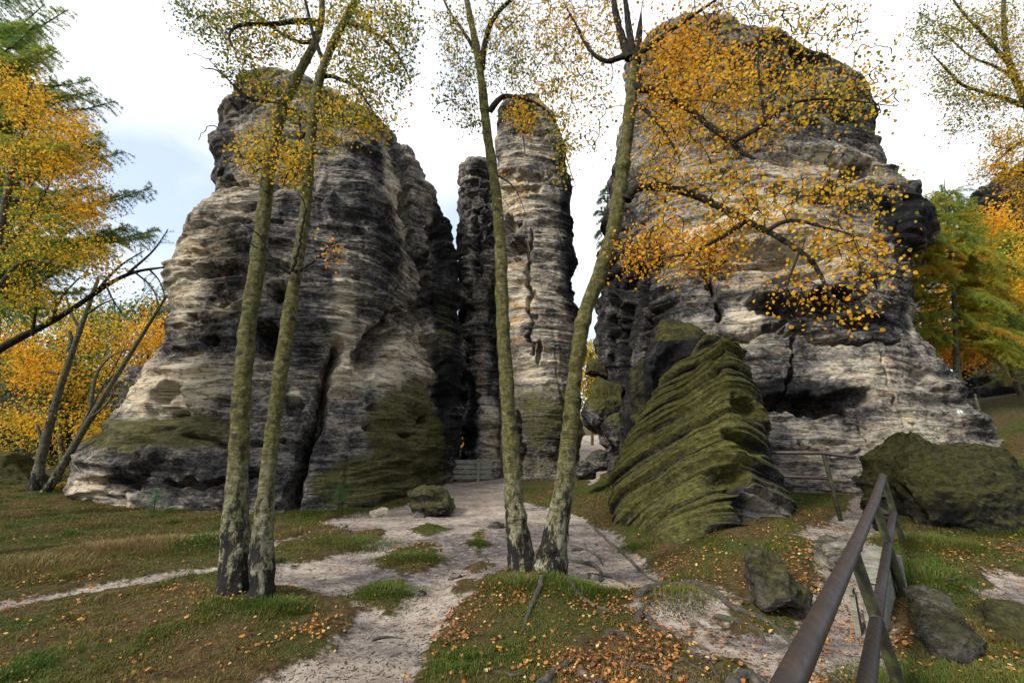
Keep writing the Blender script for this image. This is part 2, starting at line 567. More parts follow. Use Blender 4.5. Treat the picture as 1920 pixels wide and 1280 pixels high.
def gD(px, py):
    D = np.linspace(2.2, 30, 1400)
    P = at(px + 0 * D, py + 0 * D, D)
    below = P[:, 2] < base_z(P[:, 0], P[:, 1])
    return float(D[below.argmax()]) if below.any() else 30.0

gx = axis(-600, 600, -5.5, 6.5, 0.022, 1.035)
gy = axis(-80, 900, 2.2, 11.0, 0.022, 1.03)
GX, GY = np.meshgrid(gx, gy)
S = sand_mask(GX, GY)
GZ = ground_z(GX, GY, S)
gv = np.stack([GX, GY, GZ], -1)
Pg = np.stack([GX, GY, 0 * GX], -1)
litter = sstep(-0.2, 0.5, fbm(Pg * 0.7, 3, 31) + 0.5 * sstep(-0.5, 2.0, GX) * sstep(7.5, 5.5, GY) - 0.15)
green = sstep(-0.3, 0.4, fbm(Pg * 0.9, 3, 41))
wet = sstep(-0.15, 0.4, fbm(Pg * np.array([0.8, 1.6, 1]), 4, 51) + 0.55 * np.exp(-((GX - 0.3) ** 2 / 5 + (GY - 7.3) ** 2 / 4)) - 0.1)

m, t, b = new_mat('forest_ground')
pos, nor = coords(t)
nf = noise(t, pos, 9, 10, 0.78)
nc = noise(t, pos, 2.0, 6, 0.6)
ng = noise(t, pos, 60, 4, 0.7)
sandc = ramp(t, mth(t, 'ADD', mth(t, 'MULTIPLY', nf, 0.6), mth(t, 'MULTIPLY', nc, 0.4)),
             [(0.32, (0.095, 0.070, 0.055)), (0.47, (0.25, 0.205, 0.168)), (0.66, (0.46, 0.40, 0.335))])
wetc = ramp(t, nf, [(0.34, (0.045, 0.038, 0.036)), (0.5, (0.13, 0.110, 0.102)), (0.7, (0.33, 0.295, 0.27))])
sandc = mixc(t, attr(t, 'wet'), sandc, wetc)
soil = ramp(t, nf, [(0.28, (0.018, 0.012, 0.006)), (0.5, (0.060, 0.040, 0.018)), (0.7, (0.14, 0.085, 0.035))])
mossc = ramp(t, nf, [(0.3, (0.014, 0.020, 0.005)), (0.5, (0.040, 0.048, 0.012)), (0.7, (0.085, 0.085, 0.025))])
gc = mixc(t, attr(t, 'green'), soil, mossc)
sfac = ramp(t, mth(t, 'ADD', attr(t, 'sand'), mth(t, 'MULTIPLY', mth(t, 'SUBTRACT', nf, 0.5), 1.6)), [(0.38, 0.0), (0.62, 1.0)])
col = mixc(t, sfac, gc, sandc)
t.links.new(col, b.inputs['Base Color'])
b.inputs['Roughness'].default_value = 0.95
b.inputs['Specular IOR Level'].default_value = 0.1
n1 = bump(t, b, nf, 0.04, 0.8)
bump(t, b, ng, 0.008, 0.8, n1)
M_ground = m
go = mesh_obj('ground', gv, grid_faces(len(gy), len(gx), False), M_ground, None,
              {'sand': sstep(-0.22, 0.26, S), 'green': green, 'wet': wet, 'litter': litter})
go['kind'] = 'structure'
go['label'] = 'sandy path and mossy grassy forest floor'

# ------------------------------------------------------------------ rocks
def catmull(P, u):
    """P (K,...) periodic control values, u in [0,K)"""
    K = len(P)
    i = np.floor(u).astype(int); f = (u - i).reshape((-1,) + (1,) * (P.ndim - 1))
    p0, p1, p2, p3 = P[(i - 1) % K], P[i % K], P[(i + 1) % K], P[(i + 2) % K]
    cr = 0.5 * (2 * p1 + (p2 - p0) * f + (2 * p0 - 5 * p1 + 4 * p2 - p3) * f ** 2 + (3 * p1 - p0 - 3 * p2 + p3) * f ** 3)
    ln = p1 * (1 - f) + p2 * f
    return cr * 0.75 + ln * 0.25

def grid_normals(G, closed=True):
    du = np.roll(G, -1, 1) - np.roll(G, 1, 1) if closed else np.gradient(G, axis=1)
    dv = np.gradient(G, axis=0)
    n = np.cross(du, dv)
    n /= np.linalg.norm(n, axis=2, keepdims=True) + 1e-9
    return n

def strata_disp(P, amp=1.0, axisv=(0, 0, 1), fine=1.0, seed=0, lump=1.0, bed=1.0, fs=1.0, rough_k=1.0, ledge=1.0):
    P = P * fs
    a = np.asarray(axisv, float); a /= np.linalg.norm(a)
    s = P @ a
    flat = P - s[..., None] * a
    s = s + 0.28 * fbm(P * 0.22, 2, seed + 1) + 0.05 * fbm(P * 1.3, 2, seed + 2)
    def lay(fs, ff, sd):
        Q = flat * ff + (s * fs)[..., None] * a
        return pn(Q, sd)
    d = 0.42 * lump * fbm(P * 0.30, 3, seed + 3)
    big = 0.5 - 1.9 * np.abs(lay(1.0, 0.16, seed + 5))            # rounded beds with sharp joints
    med = 0.5 - 1.9 * np.abs(lay(2.9, 0.35, seed + 7))
    sml = 0.5 - 1.9 * np.abs(lay(8.0, 0.8, seed + 9))
    tny = 0.5 - 1.9 * np.abs(lay(19.0, 2.2, seed + 11))
    mod = 0.45 + 0.9 * sstep(-0.25, 0.45, fbm(P * 0.45, 2, seed + 13))
    d = d + amp * (0.20 * bed * big + mod * (0.13 * med + fine * (0.045 * sml + 0.020 * tny)))
    def steps(k, hf, sd, wd):
        q = s * k; i = np.floor(q); f = q - i
        def off(i): return pn(flat * hf + (i * 5.37 + sd)[..., None] * np.array([0.31, 0.57, 0.76]), sd)
        w_ = sstep(1 - wd, 1, f)
        return off(i) * (1 - w_) + off(i + 1) * w_
    d = d + ledge * amp * (0.34 * steps(1.35, 0.30, seed + 21, .22) + mod * (0.17 * steps(3.6, 0.7, seed + 23, .22) + 0.06 * steps(10.5, 1.6, seed + 25, .3)))
    rough = rough_k * fbm(P * 2.2, 4, seed + 15, 0.55)
    d = d + 0.17 * amp * rough - 0.10 * amp * rough_k * np.maximum(0, pn(P * np.array([1.0, 1.0, 1.9]) * 1.5, seed + 19) - 0.28) * 3
    hz = sstep(.05, .35, fbm(P * 0.5, 2, seed + 31))
    d = d - rough_k * hz * 0.20 * np.maximum(0, pn(P * np.array([3.2, 3.2, 4.6]), seed + 33) - 0.18)
    d = d - 0.16 * rough_k * amp * sstep(.10, .0, np.abs(pn(P * np.array([0.75, 0.75, 0.16]), seed + 35))) * sstep(0, .3, pn(P * .35, seed + 36))
    return d / fs

def saw_disp(P, axisv, k, amp, seed):
    """stepped ledges: rounded tops, undercut feet"""
    a = np.asarray(axisv, float); a /= np.linalg.norm(a)
    s = P @ a
    flat = P - s[..., None] * a
    s = s + 0.075 * pn(P * 0.8, seed) + 0.02 * pn(P * 2.6, seed + 1)
    out = 0
    for kk, am, hf in ((k, 1.0, .5), (k * 2.63, .42, 1.1), (k * 6.1, .15, 2.0)):
        q = s * kk; i = np.floor(q); f = q - i
        la = 0.25 + 1.1 * (0.5 + 1.1 * pn(flat * hf + (i * 3.17)[..., None] * np.array([.4, .5, .76]), seed + 7))
        prof = sstep(0, .22, f) * (1 - f) ** .6 - .45
        out = out + am * la * prof
    d = amp * out + 0.10 * fbm(P * 0.9, 3, seed + 9) + 0.03 * fbm(P * 5, 5, seed + 10, .62)
    return d, amp * out

def blobs(px, py, lst, sharp=2.0):
    out = np.zeros(px.shape)
    for bl in lst:
        cx, cy, rx, ry, val = bl[:5]
        ang = math.radians(bl[5]) if len(bl) > 5 else 0
        dx, dy = px - cx, py - cy
        ex = (dx * math.cos(ang) + dy * math.sin(ang)) / rx
        ey = (-dx * math.sin(ang) + dy * math.cos(ang)) / ry
        r = np.hypot(ex, ey)
        out += val * (1 - sstep(0.45, 1.15, r))
    return out

def relief(G, nrm, feats, cracks, seed=0):
    """hollows (px,py,rx,ry,depth[,angle]) and clefts (polyline, half width px, depth) carved where the photo has them"""
    px, py, _ = proj(G)
    w = 10 * pn(G * 0.9, seed + 40)[..., None] * 1.0
    px = px + 14 * fbm(G * 1.6, 3, seed + 41) * 1.6; py = py + 11 * fbm(G * 2.0, 3, seed + 42) * 1.6
    facing = sstep(-0.05, 0.25, -(nrm * (G - np.array([0, 0, CAMZ]))).sum(-1) / np.linalg.norm(G - np.array([0, 0, CAMZ]), axis=-1))
    d = np.zeros(px.shape)
    for ft in feats:
        cx, cy, rx, ry, dep = ft[:5]
        ang = math.radians(ft[5]) if len(ft) > 5 else 0
        dx, dy = px - cx, py - cy
        ex = (dx * math.cos(ang) + dy * math.sin(ang)) / rx
        ey = (-dx * math.sin(ang) + dy * math.cos(ang)) / ry
        r = np.hypot(ex, ey)
        d -= dep * (1 - sstep(0.55 if dep > 0 else 0.0, 1.05 if dep > 0 else 1.25, r))
    for poly, hw, dep in cracks:
        dd = seg_dist(px, py, poly)
        d -= dep * (1 - sstep(0.25, 1.0, dd / hw))
    return d * facing

def loft_rock(name, merid, label, cat, mat, nf=420, nb=70, nv=430, thick=5.0, inset=40, cap_h=0.05, amp=1.0, axisv=(0, 0, 1), seed=0,
              feats=(), cracks=(), tones=(), moss=(), warm=(), lichen=(), tone0=0.5, moss0=0.0, warm0=0.1, lump=1.0, fine=1.0, bed=1.0, group=None, sink=1.2, fs=1.0, rough_k=1.0, ledge=1.0, saw=None):
    rows = []
    def mline(pp, d0, d1):
        pp = np.array(pp, float)
        dd = np.r_[0, np.cumsum(np.hypot(*np.diff(pp, axis=0).T))]; dd /= dd[-1]
        W = at(pp[:, 0], pp[:, 1], d0 + (d1 - d0) * dd)
        W = smooth_poly(W, 80, 1)
        W = np.vstack([W[0] - [0, 0, sink], W])
        return resample(W, nv)
    for pp, d0, d1 in merid:
        rows.append(mline(pp, d0, d1))
    K = len(rows)
    ppR, dR0, dR1 = merid[-1]; ppL, dL0, dL1 = merid[0]
    sgn = 1 if ppR[0][0] > ppL[0][0] else -1
    R2 = mline([(x - sgn * inset, y) for x, y in ppR], dR0 + thick, dR1 + thick * .8)
    L2 = mline([(x + sgn * inset, y) for x, y in ppL], dL0 + thick, dL1 + thick * .8)
    for Q_, F_ in ((R2, rows[-1]), (L2, rows[0])):
        Q_[:, 2] = np.interp(np.linspace(0, 1, nv), np.linspace(0, 1, nv), F_[:, 2])
    mid = 0.5 * (R2 + L2) + np.array([0, thick * 0.3, 0])
    rows += [R2, mid, L2]
    CTRL = np.array(rows)                     # (K+3, nv, 3)
    # horizontal spacing proportional to photo width in front
    tops = np.array([np.mean([p[0] for p in mm[0]]) for mm in merid])
    w = np.abs(np.diff(tops)) + 12
    cu = np.r_[0, np.cumsum(w)] / w.sum()
    uf = np.interp(np.linspace(0, 1, nf, endpoint=False), cu, np.arange(K))
    ub = np.linspace(K - 1, K + 3, nb, endpoint=False)
    u = np.r_[uf, ub]
    G = catmull(CTRL, u).transpose(1, 0, 2)   # (nv, nu, 3)
    cen = G[-1].mean(0)
    cap = []
    ncap = 26
    for k in range(1, ncap + 1):
        s = k / ncap
        ring = G[-1] * (1 - s) + cen * s
        ring = ring.copy()
        ring[:, 2] = G[-1][:, 2] * (1 - s * s) + (cen[2]) * s * s + cap_h * math.sin(s * math.pi / 2)
        if s == 1: ring = ring * 0 + ring.mean(0)
        cap.append(ring)
    G = np.concatenate([G, np.array(cap)], 0)
    nrm = grid_normals(G)
    c0 = G.mean((0, 1))
    if ((G - c0) * nrm).sum() < 0: nrm = -nrm; flip = True
    else: flip = False
    # blur the normals so the rounding at the cap does not tear
    for _ in range(6):
        nrm[1:-1] = (nrm[:-2] + nrm[1:-1] * 2 + nrm[2:]) / 4
        nrm = (np.roll(nrm, 1, 1) + 2 * nrm + np.roll(nrm, -1, 1)) / 4
    nrm /= np.linalg.norm(nrm, axis=2, keepdims=True) + 1e-9
    d = strata_disp(G, amp, axisv, fine, seed, lump, bed, fs, rough_k, ledge)
    if saw: d, sawm = saw_disp(G, axisv, saw[0], saw[1], seed)
    d = d + relief(G, nrm, feats, cracks, seed)
    fade = np.ones(G.shape[0]); fade[-ncap:] = np.linspace(1, 0.0, ncap) ** 0.7
    G2 = G + nrm * (d * fade[:, None])[..., None]
    px, py, _ = proj(G2)
    jx = px + 14 * pn(G2 * 1.1, seed + 60); jy = py + 10 * pn(G2 * 1.4, seed + 61)
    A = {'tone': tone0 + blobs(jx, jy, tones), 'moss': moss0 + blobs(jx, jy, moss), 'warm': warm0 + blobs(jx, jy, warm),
         'lichen': blobs(jx, jy, lichen)}
    if saw: A['moss'] = A['moss'] + 1.6 * np.clip(sawm / saw[1], -.35, .3)
    F = grid_faces(G2.shape[0], G2.shape[1], True)
    if flip: F = F[:, ::-1]
    o = mesh_obj(name, G2, F, mat, None, A)
    tag(o, label, cat, group)
    return o

def blob_rock(name, outline, D, label, mat=None, front=0.6, back=0.8, seed=0, gx_=0.0, gy_=0.0, n=150, k=46, amp=0.25, axisv=(0, 0, 1), moss0=0.5, tone0=0.35,
              tones=(), moss=(), lichen=(), warm0=0.0, group=None, p=2.4, cat='boulder', feats=(), lump=0.35, fine=1.0, facet=0.12, parent=None, bury=0.0, rough_=1.0):
    O = np.array(outline, float)
    yb_, ht_ = O[:, 1].max(), np.ptp(O[:, 1])
    O[:, 1] += bury * ht_ * (O[:, 1] > yb_ - .3 * ht_)
    O = np.vstack([O, O[:1]])
    q = resample(O, n + 1)[:-1]
    q = (np.roll(q, 1, 0) + 2 * q + np.roll(q, -1, 0)) / 4
    c = q.mean(0)
    def Dp(pt): return D + gx_ * (pt[:, 0] - c[0]) + gy_ * (pt[:, 1] - c[1])
    rings = []
    for i in range(k + 1):
        a = (i / k) * math.pi / 2
        s = math.sin(a)
        h = (1 - s ** p) ** (1 / p)
        pt = c + (q - c) * s
        W = at(pt[:, 0], pt[:, 1], Dp(pt) - front * h)
        rings.append(W)
    W1 = rings[-1]
    cw = W1.mean(0)
    kb = k // 2
    for i in range(1, kb + 1):
        a = (i / kb) * math.pi / 2
        s = math.cos(a)
        h = (1 - s ** p) ** (1 / p)
        W = cw + (W1 - cw) * max(s, 1e-3)
        W = W + np.array([0, 1, 0]) * back * h
        rings.append(W)
    G = np.array(rings)
    nrm = grid_normals(G)
    if ((G - G.mean((0, 1))) * nrm).sum() < 0: nrm = -nrm; flip = True
    else: flip = False
    for _ in range(4):
        nrm[1:-1] = (nrm[:-2] + nrm[1:-1] * 2 + nrm[2:]) / 4
        nrm = (np.roll(nrm, 1, 1) + 2 * nrm + np.roll(nrm, -1, 1)) / 4
    size = np.linalg.norm(W1.max(0) - W1.min(0))
    # chisel flat facets: random planes cut the lump
    G2 = G.copy()
    r2 = np.random.default_rng(seed + 500)
    ctr = G.mean((0, 1))
    for _ in range(14):
        v = r2.normal(size=3); v /= np.linalg.norm(v)
        pr = (G2 - ctr) @ v
        lim = pr.max() * (1 - facet * r2.uniform(0.3, 1.6))
        over = np.maximum(0, pr - lim)
        G2 = G2 - v * (over * 0.85)[..., None]
    nrm[0] = nrm[1].mean(0); nrm[-1] = nrm[-2].mean(0)
    nrm /= np.linalg.norm(nrm, axis=2, keepdims=True) + 1e-9
    sc = 1.0 / max(size, .3)
    Q = G2 * (sc * 2.6)
    d = size * (0.10 * lump * fbm(Q * 0.8, 3, seed) + amp * 0.10 * (0.5 - 1.9 * np.abs(pn(Q * np.array([0.5, 0.5, 2.4]) if axisv[0] == 0 else _dirscale(Q, axisv, 0.5, 2.4), seed + 5)))
                + 0.030 * amp * fine * (0.5 - 1.9 * np.abs(pn(_dirscale(Q, axisv, 1.3, 7.0), seed + 6))) + 0.028 * fbm(Q * 3.0, 4, seed + 8, 0.6))
    d = d + rough_ * (0.05 * fbm(G2 * 2.6, 4, seed + 70, .6) * min(1, size) + 0.016 * fbm(G2 * 11, 3, seed + 71) * min(1, size))
    d = d + relief(G2, nrm, feats, (), seed)
    G2 = G2 + nrm * d[..., None]
    px, py, _ = proj(G2)
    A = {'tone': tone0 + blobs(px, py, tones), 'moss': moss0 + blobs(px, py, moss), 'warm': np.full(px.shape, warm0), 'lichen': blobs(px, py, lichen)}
    F = grid_faces(G2.shape[0], G2.shape[1], True)
    if flip: F = F[:, ::-1]
    o = mesh_obj(name, G2, F, mat or M_boulder, parent, A)
    if parent is None: tag(o, label, cat, group)
    return o

def _dirscale(Q, a, lo, hi):
    a = np.asarray(a, float); a = a / np.linalg.norm(a)
    s = Q @ a
    return (Q - s[..., None] * a) * lo + (s * hi)[..., None] * a

# ------------------------------------------------------------------ the four rock towers
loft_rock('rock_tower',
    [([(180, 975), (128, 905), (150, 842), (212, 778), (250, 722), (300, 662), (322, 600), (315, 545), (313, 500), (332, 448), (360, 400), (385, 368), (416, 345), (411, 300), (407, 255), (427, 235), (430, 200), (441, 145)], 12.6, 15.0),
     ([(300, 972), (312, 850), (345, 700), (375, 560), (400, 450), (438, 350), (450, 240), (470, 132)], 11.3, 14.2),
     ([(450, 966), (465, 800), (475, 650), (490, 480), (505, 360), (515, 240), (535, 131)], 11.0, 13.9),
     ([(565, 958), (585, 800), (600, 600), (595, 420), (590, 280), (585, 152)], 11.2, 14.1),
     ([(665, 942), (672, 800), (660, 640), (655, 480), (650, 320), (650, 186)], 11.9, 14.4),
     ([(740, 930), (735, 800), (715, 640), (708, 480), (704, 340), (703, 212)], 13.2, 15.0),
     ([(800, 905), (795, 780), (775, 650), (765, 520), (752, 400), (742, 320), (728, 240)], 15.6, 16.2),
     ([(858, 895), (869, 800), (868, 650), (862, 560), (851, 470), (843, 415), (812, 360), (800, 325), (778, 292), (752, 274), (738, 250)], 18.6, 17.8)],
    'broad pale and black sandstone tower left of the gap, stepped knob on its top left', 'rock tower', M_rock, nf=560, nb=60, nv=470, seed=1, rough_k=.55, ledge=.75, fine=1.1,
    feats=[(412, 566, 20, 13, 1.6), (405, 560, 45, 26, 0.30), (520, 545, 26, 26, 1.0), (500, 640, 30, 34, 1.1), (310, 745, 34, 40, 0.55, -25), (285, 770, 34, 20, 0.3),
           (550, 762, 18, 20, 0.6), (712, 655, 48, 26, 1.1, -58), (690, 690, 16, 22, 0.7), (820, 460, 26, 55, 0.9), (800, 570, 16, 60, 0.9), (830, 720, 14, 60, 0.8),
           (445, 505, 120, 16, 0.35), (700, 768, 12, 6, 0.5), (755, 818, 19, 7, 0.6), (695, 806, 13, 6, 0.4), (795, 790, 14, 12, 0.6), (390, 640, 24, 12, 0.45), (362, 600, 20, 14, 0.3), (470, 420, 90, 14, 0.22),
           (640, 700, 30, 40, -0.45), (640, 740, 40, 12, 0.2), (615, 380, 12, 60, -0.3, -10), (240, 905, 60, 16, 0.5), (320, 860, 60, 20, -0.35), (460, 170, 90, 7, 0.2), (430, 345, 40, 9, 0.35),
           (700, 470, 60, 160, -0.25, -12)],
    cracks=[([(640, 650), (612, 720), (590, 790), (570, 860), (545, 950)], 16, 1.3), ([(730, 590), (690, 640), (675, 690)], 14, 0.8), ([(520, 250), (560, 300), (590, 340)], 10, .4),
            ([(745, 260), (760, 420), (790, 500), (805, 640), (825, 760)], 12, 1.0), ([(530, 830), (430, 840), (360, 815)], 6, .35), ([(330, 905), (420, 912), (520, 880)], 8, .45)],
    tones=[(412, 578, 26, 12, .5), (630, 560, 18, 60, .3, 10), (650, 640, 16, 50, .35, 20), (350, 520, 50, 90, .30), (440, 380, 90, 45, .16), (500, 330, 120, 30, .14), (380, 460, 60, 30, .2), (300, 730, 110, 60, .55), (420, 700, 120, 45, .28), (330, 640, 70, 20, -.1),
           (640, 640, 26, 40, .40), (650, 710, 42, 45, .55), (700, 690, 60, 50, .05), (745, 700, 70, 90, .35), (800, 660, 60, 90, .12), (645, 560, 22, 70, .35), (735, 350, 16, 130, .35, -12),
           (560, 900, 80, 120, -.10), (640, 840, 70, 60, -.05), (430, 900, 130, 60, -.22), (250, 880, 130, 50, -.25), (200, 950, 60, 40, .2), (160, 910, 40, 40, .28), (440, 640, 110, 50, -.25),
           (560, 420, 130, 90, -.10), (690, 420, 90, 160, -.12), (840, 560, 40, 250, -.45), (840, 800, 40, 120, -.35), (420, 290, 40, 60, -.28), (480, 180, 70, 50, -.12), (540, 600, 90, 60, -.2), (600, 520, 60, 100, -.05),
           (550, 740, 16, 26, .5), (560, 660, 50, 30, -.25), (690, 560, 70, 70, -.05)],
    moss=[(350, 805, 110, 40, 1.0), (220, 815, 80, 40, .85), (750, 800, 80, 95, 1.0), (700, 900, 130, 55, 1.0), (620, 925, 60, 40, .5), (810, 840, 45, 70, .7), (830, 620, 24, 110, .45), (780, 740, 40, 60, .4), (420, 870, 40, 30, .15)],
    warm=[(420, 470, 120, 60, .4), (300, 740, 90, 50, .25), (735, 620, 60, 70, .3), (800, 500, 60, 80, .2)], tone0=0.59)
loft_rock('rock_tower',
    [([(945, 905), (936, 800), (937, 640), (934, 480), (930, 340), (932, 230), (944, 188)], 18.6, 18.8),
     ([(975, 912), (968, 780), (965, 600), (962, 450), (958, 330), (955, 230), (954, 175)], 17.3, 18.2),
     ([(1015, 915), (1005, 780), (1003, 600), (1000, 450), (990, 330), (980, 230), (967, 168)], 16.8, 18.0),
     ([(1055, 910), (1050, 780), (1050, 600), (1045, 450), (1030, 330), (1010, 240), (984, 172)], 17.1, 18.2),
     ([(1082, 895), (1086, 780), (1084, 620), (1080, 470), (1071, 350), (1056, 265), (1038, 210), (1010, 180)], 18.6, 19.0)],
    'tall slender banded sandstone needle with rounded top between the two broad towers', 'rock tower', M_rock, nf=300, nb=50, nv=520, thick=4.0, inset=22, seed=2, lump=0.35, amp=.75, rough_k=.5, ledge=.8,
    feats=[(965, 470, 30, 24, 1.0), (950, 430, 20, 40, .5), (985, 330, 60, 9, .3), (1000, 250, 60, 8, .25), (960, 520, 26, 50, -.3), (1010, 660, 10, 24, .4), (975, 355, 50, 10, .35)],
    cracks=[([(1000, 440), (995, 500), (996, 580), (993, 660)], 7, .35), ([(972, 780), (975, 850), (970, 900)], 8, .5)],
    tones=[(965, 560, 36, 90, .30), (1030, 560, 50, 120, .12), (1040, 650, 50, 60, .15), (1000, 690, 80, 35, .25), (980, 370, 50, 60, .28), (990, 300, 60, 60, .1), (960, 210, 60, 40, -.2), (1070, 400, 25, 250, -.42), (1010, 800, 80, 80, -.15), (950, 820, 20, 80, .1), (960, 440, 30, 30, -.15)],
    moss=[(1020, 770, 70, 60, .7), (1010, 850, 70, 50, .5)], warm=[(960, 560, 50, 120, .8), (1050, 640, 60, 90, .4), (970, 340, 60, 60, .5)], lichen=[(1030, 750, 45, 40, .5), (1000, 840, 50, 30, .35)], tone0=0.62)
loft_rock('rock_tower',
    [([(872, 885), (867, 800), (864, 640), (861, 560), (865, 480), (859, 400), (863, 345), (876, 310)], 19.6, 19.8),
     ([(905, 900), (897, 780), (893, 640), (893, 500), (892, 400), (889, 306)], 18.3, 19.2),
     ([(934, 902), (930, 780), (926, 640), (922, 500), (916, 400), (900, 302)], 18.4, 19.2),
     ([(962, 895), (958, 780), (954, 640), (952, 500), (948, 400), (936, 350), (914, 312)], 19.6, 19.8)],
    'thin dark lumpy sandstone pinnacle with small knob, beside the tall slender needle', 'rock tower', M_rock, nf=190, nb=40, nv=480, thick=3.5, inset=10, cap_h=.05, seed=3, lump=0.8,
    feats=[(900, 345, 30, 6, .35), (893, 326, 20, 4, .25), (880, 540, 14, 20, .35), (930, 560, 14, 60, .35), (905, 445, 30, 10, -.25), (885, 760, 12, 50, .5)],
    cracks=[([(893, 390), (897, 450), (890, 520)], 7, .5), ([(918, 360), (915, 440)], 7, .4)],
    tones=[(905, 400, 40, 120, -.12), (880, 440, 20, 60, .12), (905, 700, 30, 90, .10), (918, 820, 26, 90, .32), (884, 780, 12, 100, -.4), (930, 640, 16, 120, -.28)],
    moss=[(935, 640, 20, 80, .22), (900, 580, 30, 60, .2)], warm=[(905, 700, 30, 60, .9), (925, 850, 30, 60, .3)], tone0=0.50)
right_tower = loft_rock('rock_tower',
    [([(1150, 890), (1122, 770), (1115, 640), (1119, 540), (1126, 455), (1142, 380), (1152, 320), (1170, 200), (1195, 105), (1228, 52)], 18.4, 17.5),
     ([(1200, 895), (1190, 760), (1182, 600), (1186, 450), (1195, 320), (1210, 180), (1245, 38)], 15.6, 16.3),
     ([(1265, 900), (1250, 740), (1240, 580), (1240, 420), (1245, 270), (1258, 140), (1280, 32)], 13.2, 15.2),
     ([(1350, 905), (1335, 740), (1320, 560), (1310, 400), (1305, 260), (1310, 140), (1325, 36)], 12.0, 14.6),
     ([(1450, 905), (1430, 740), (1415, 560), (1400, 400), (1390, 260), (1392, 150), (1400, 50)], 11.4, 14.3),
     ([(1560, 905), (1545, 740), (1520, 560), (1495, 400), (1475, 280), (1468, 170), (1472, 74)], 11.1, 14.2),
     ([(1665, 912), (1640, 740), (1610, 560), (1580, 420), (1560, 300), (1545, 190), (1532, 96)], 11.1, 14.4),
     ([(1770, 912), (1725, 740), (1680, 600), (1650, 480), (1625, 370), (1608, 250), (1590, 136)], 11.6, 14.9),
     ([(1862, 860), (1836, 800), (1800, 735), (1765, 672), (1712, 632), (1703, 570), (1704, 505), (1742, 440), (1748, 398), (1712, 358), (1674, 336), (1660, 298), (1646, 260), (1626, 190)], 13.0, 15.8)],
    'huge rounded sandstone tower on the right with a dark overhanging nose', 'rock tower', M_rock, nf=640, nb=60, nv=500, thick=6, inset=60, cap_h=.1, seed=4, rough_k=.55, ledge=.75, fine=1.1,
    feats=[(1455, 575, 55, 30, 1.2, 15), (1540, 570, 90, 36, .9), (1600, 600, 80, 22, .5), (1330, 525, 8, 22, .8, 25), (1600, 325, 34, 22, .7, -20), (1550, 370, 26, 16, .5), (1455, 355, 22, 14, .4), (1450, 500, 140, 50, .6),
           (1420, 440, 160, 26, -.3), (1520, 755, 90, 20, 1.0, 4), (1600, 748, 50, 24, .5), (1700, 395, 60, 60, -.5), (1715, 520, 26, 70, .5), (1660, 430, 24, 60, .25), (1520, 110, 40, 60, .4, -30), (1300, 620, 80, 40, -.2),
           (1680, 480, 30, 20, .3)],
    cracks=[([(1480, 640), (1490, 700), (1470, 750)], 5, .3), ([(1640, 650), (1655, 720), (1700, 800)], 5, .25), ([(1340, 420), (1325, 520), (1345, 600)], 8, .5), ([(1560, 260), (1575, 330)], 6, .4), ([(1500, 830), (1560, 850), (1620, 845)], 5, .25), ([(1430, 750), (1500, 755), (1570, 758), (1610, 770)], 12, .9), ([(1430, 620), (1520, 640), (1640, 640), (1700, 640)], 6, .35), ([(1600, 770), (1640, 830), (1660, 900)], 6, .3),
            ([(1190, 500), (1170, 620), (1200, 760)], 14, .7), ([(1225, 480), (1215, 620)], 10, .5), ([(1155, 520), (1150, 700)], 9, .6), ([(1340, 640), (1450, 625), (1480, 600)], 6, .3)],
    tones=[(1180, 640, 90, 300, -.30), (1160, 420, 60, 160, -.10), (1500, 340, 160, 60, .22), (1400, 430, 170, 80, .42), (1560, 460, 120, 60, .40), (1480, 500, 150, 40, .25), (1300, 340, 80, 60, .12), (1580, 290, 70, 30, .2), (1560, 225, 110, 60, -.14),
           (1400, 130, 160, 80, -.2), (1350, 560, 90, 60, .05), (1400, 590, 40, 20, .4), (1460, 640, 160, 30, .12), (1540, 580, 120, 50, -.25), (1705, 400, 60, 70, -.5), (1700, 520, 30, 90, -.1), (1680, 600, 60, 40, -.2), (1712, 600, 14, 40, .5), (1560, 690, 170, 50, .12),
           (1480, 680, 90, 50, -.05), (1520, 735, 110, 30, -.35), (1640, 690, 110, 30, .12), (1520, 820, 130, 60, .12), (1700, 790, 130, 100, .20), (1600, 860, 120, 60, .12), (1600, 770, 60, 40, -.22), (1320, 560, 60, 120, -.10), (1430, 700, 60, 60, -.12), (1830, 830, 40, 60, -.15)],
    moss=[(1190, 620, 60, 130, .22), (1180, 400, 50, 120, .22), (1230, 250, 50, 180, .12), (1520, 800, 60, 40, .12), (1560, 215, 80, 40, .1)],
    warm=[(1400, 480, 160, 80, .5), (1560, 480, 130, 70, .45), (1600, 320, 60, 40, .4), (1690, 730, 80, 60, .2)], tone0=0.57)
# dark mossy cliff beyond on the right
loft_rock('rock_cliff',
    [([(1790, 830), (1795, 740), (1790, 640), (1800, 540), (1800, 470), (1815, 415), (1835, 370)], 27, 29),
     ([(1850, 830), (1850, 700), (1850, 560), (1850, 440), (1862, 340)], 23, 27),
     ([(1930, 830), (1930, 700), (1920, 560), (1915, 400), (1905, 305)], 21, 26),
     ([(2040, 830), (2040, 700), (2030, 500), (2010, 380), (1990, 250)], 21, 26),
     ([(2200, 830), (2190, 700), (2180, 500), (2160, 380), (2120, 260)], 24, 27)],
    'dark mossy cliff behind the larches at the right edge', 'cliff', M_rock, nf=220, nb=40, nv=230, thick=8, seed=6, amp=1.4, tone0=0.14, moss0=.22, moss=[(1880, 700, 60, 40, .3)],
    axisv=(0.35, 0, 1), tones=[(1870, 690, 26, 26, .2)])
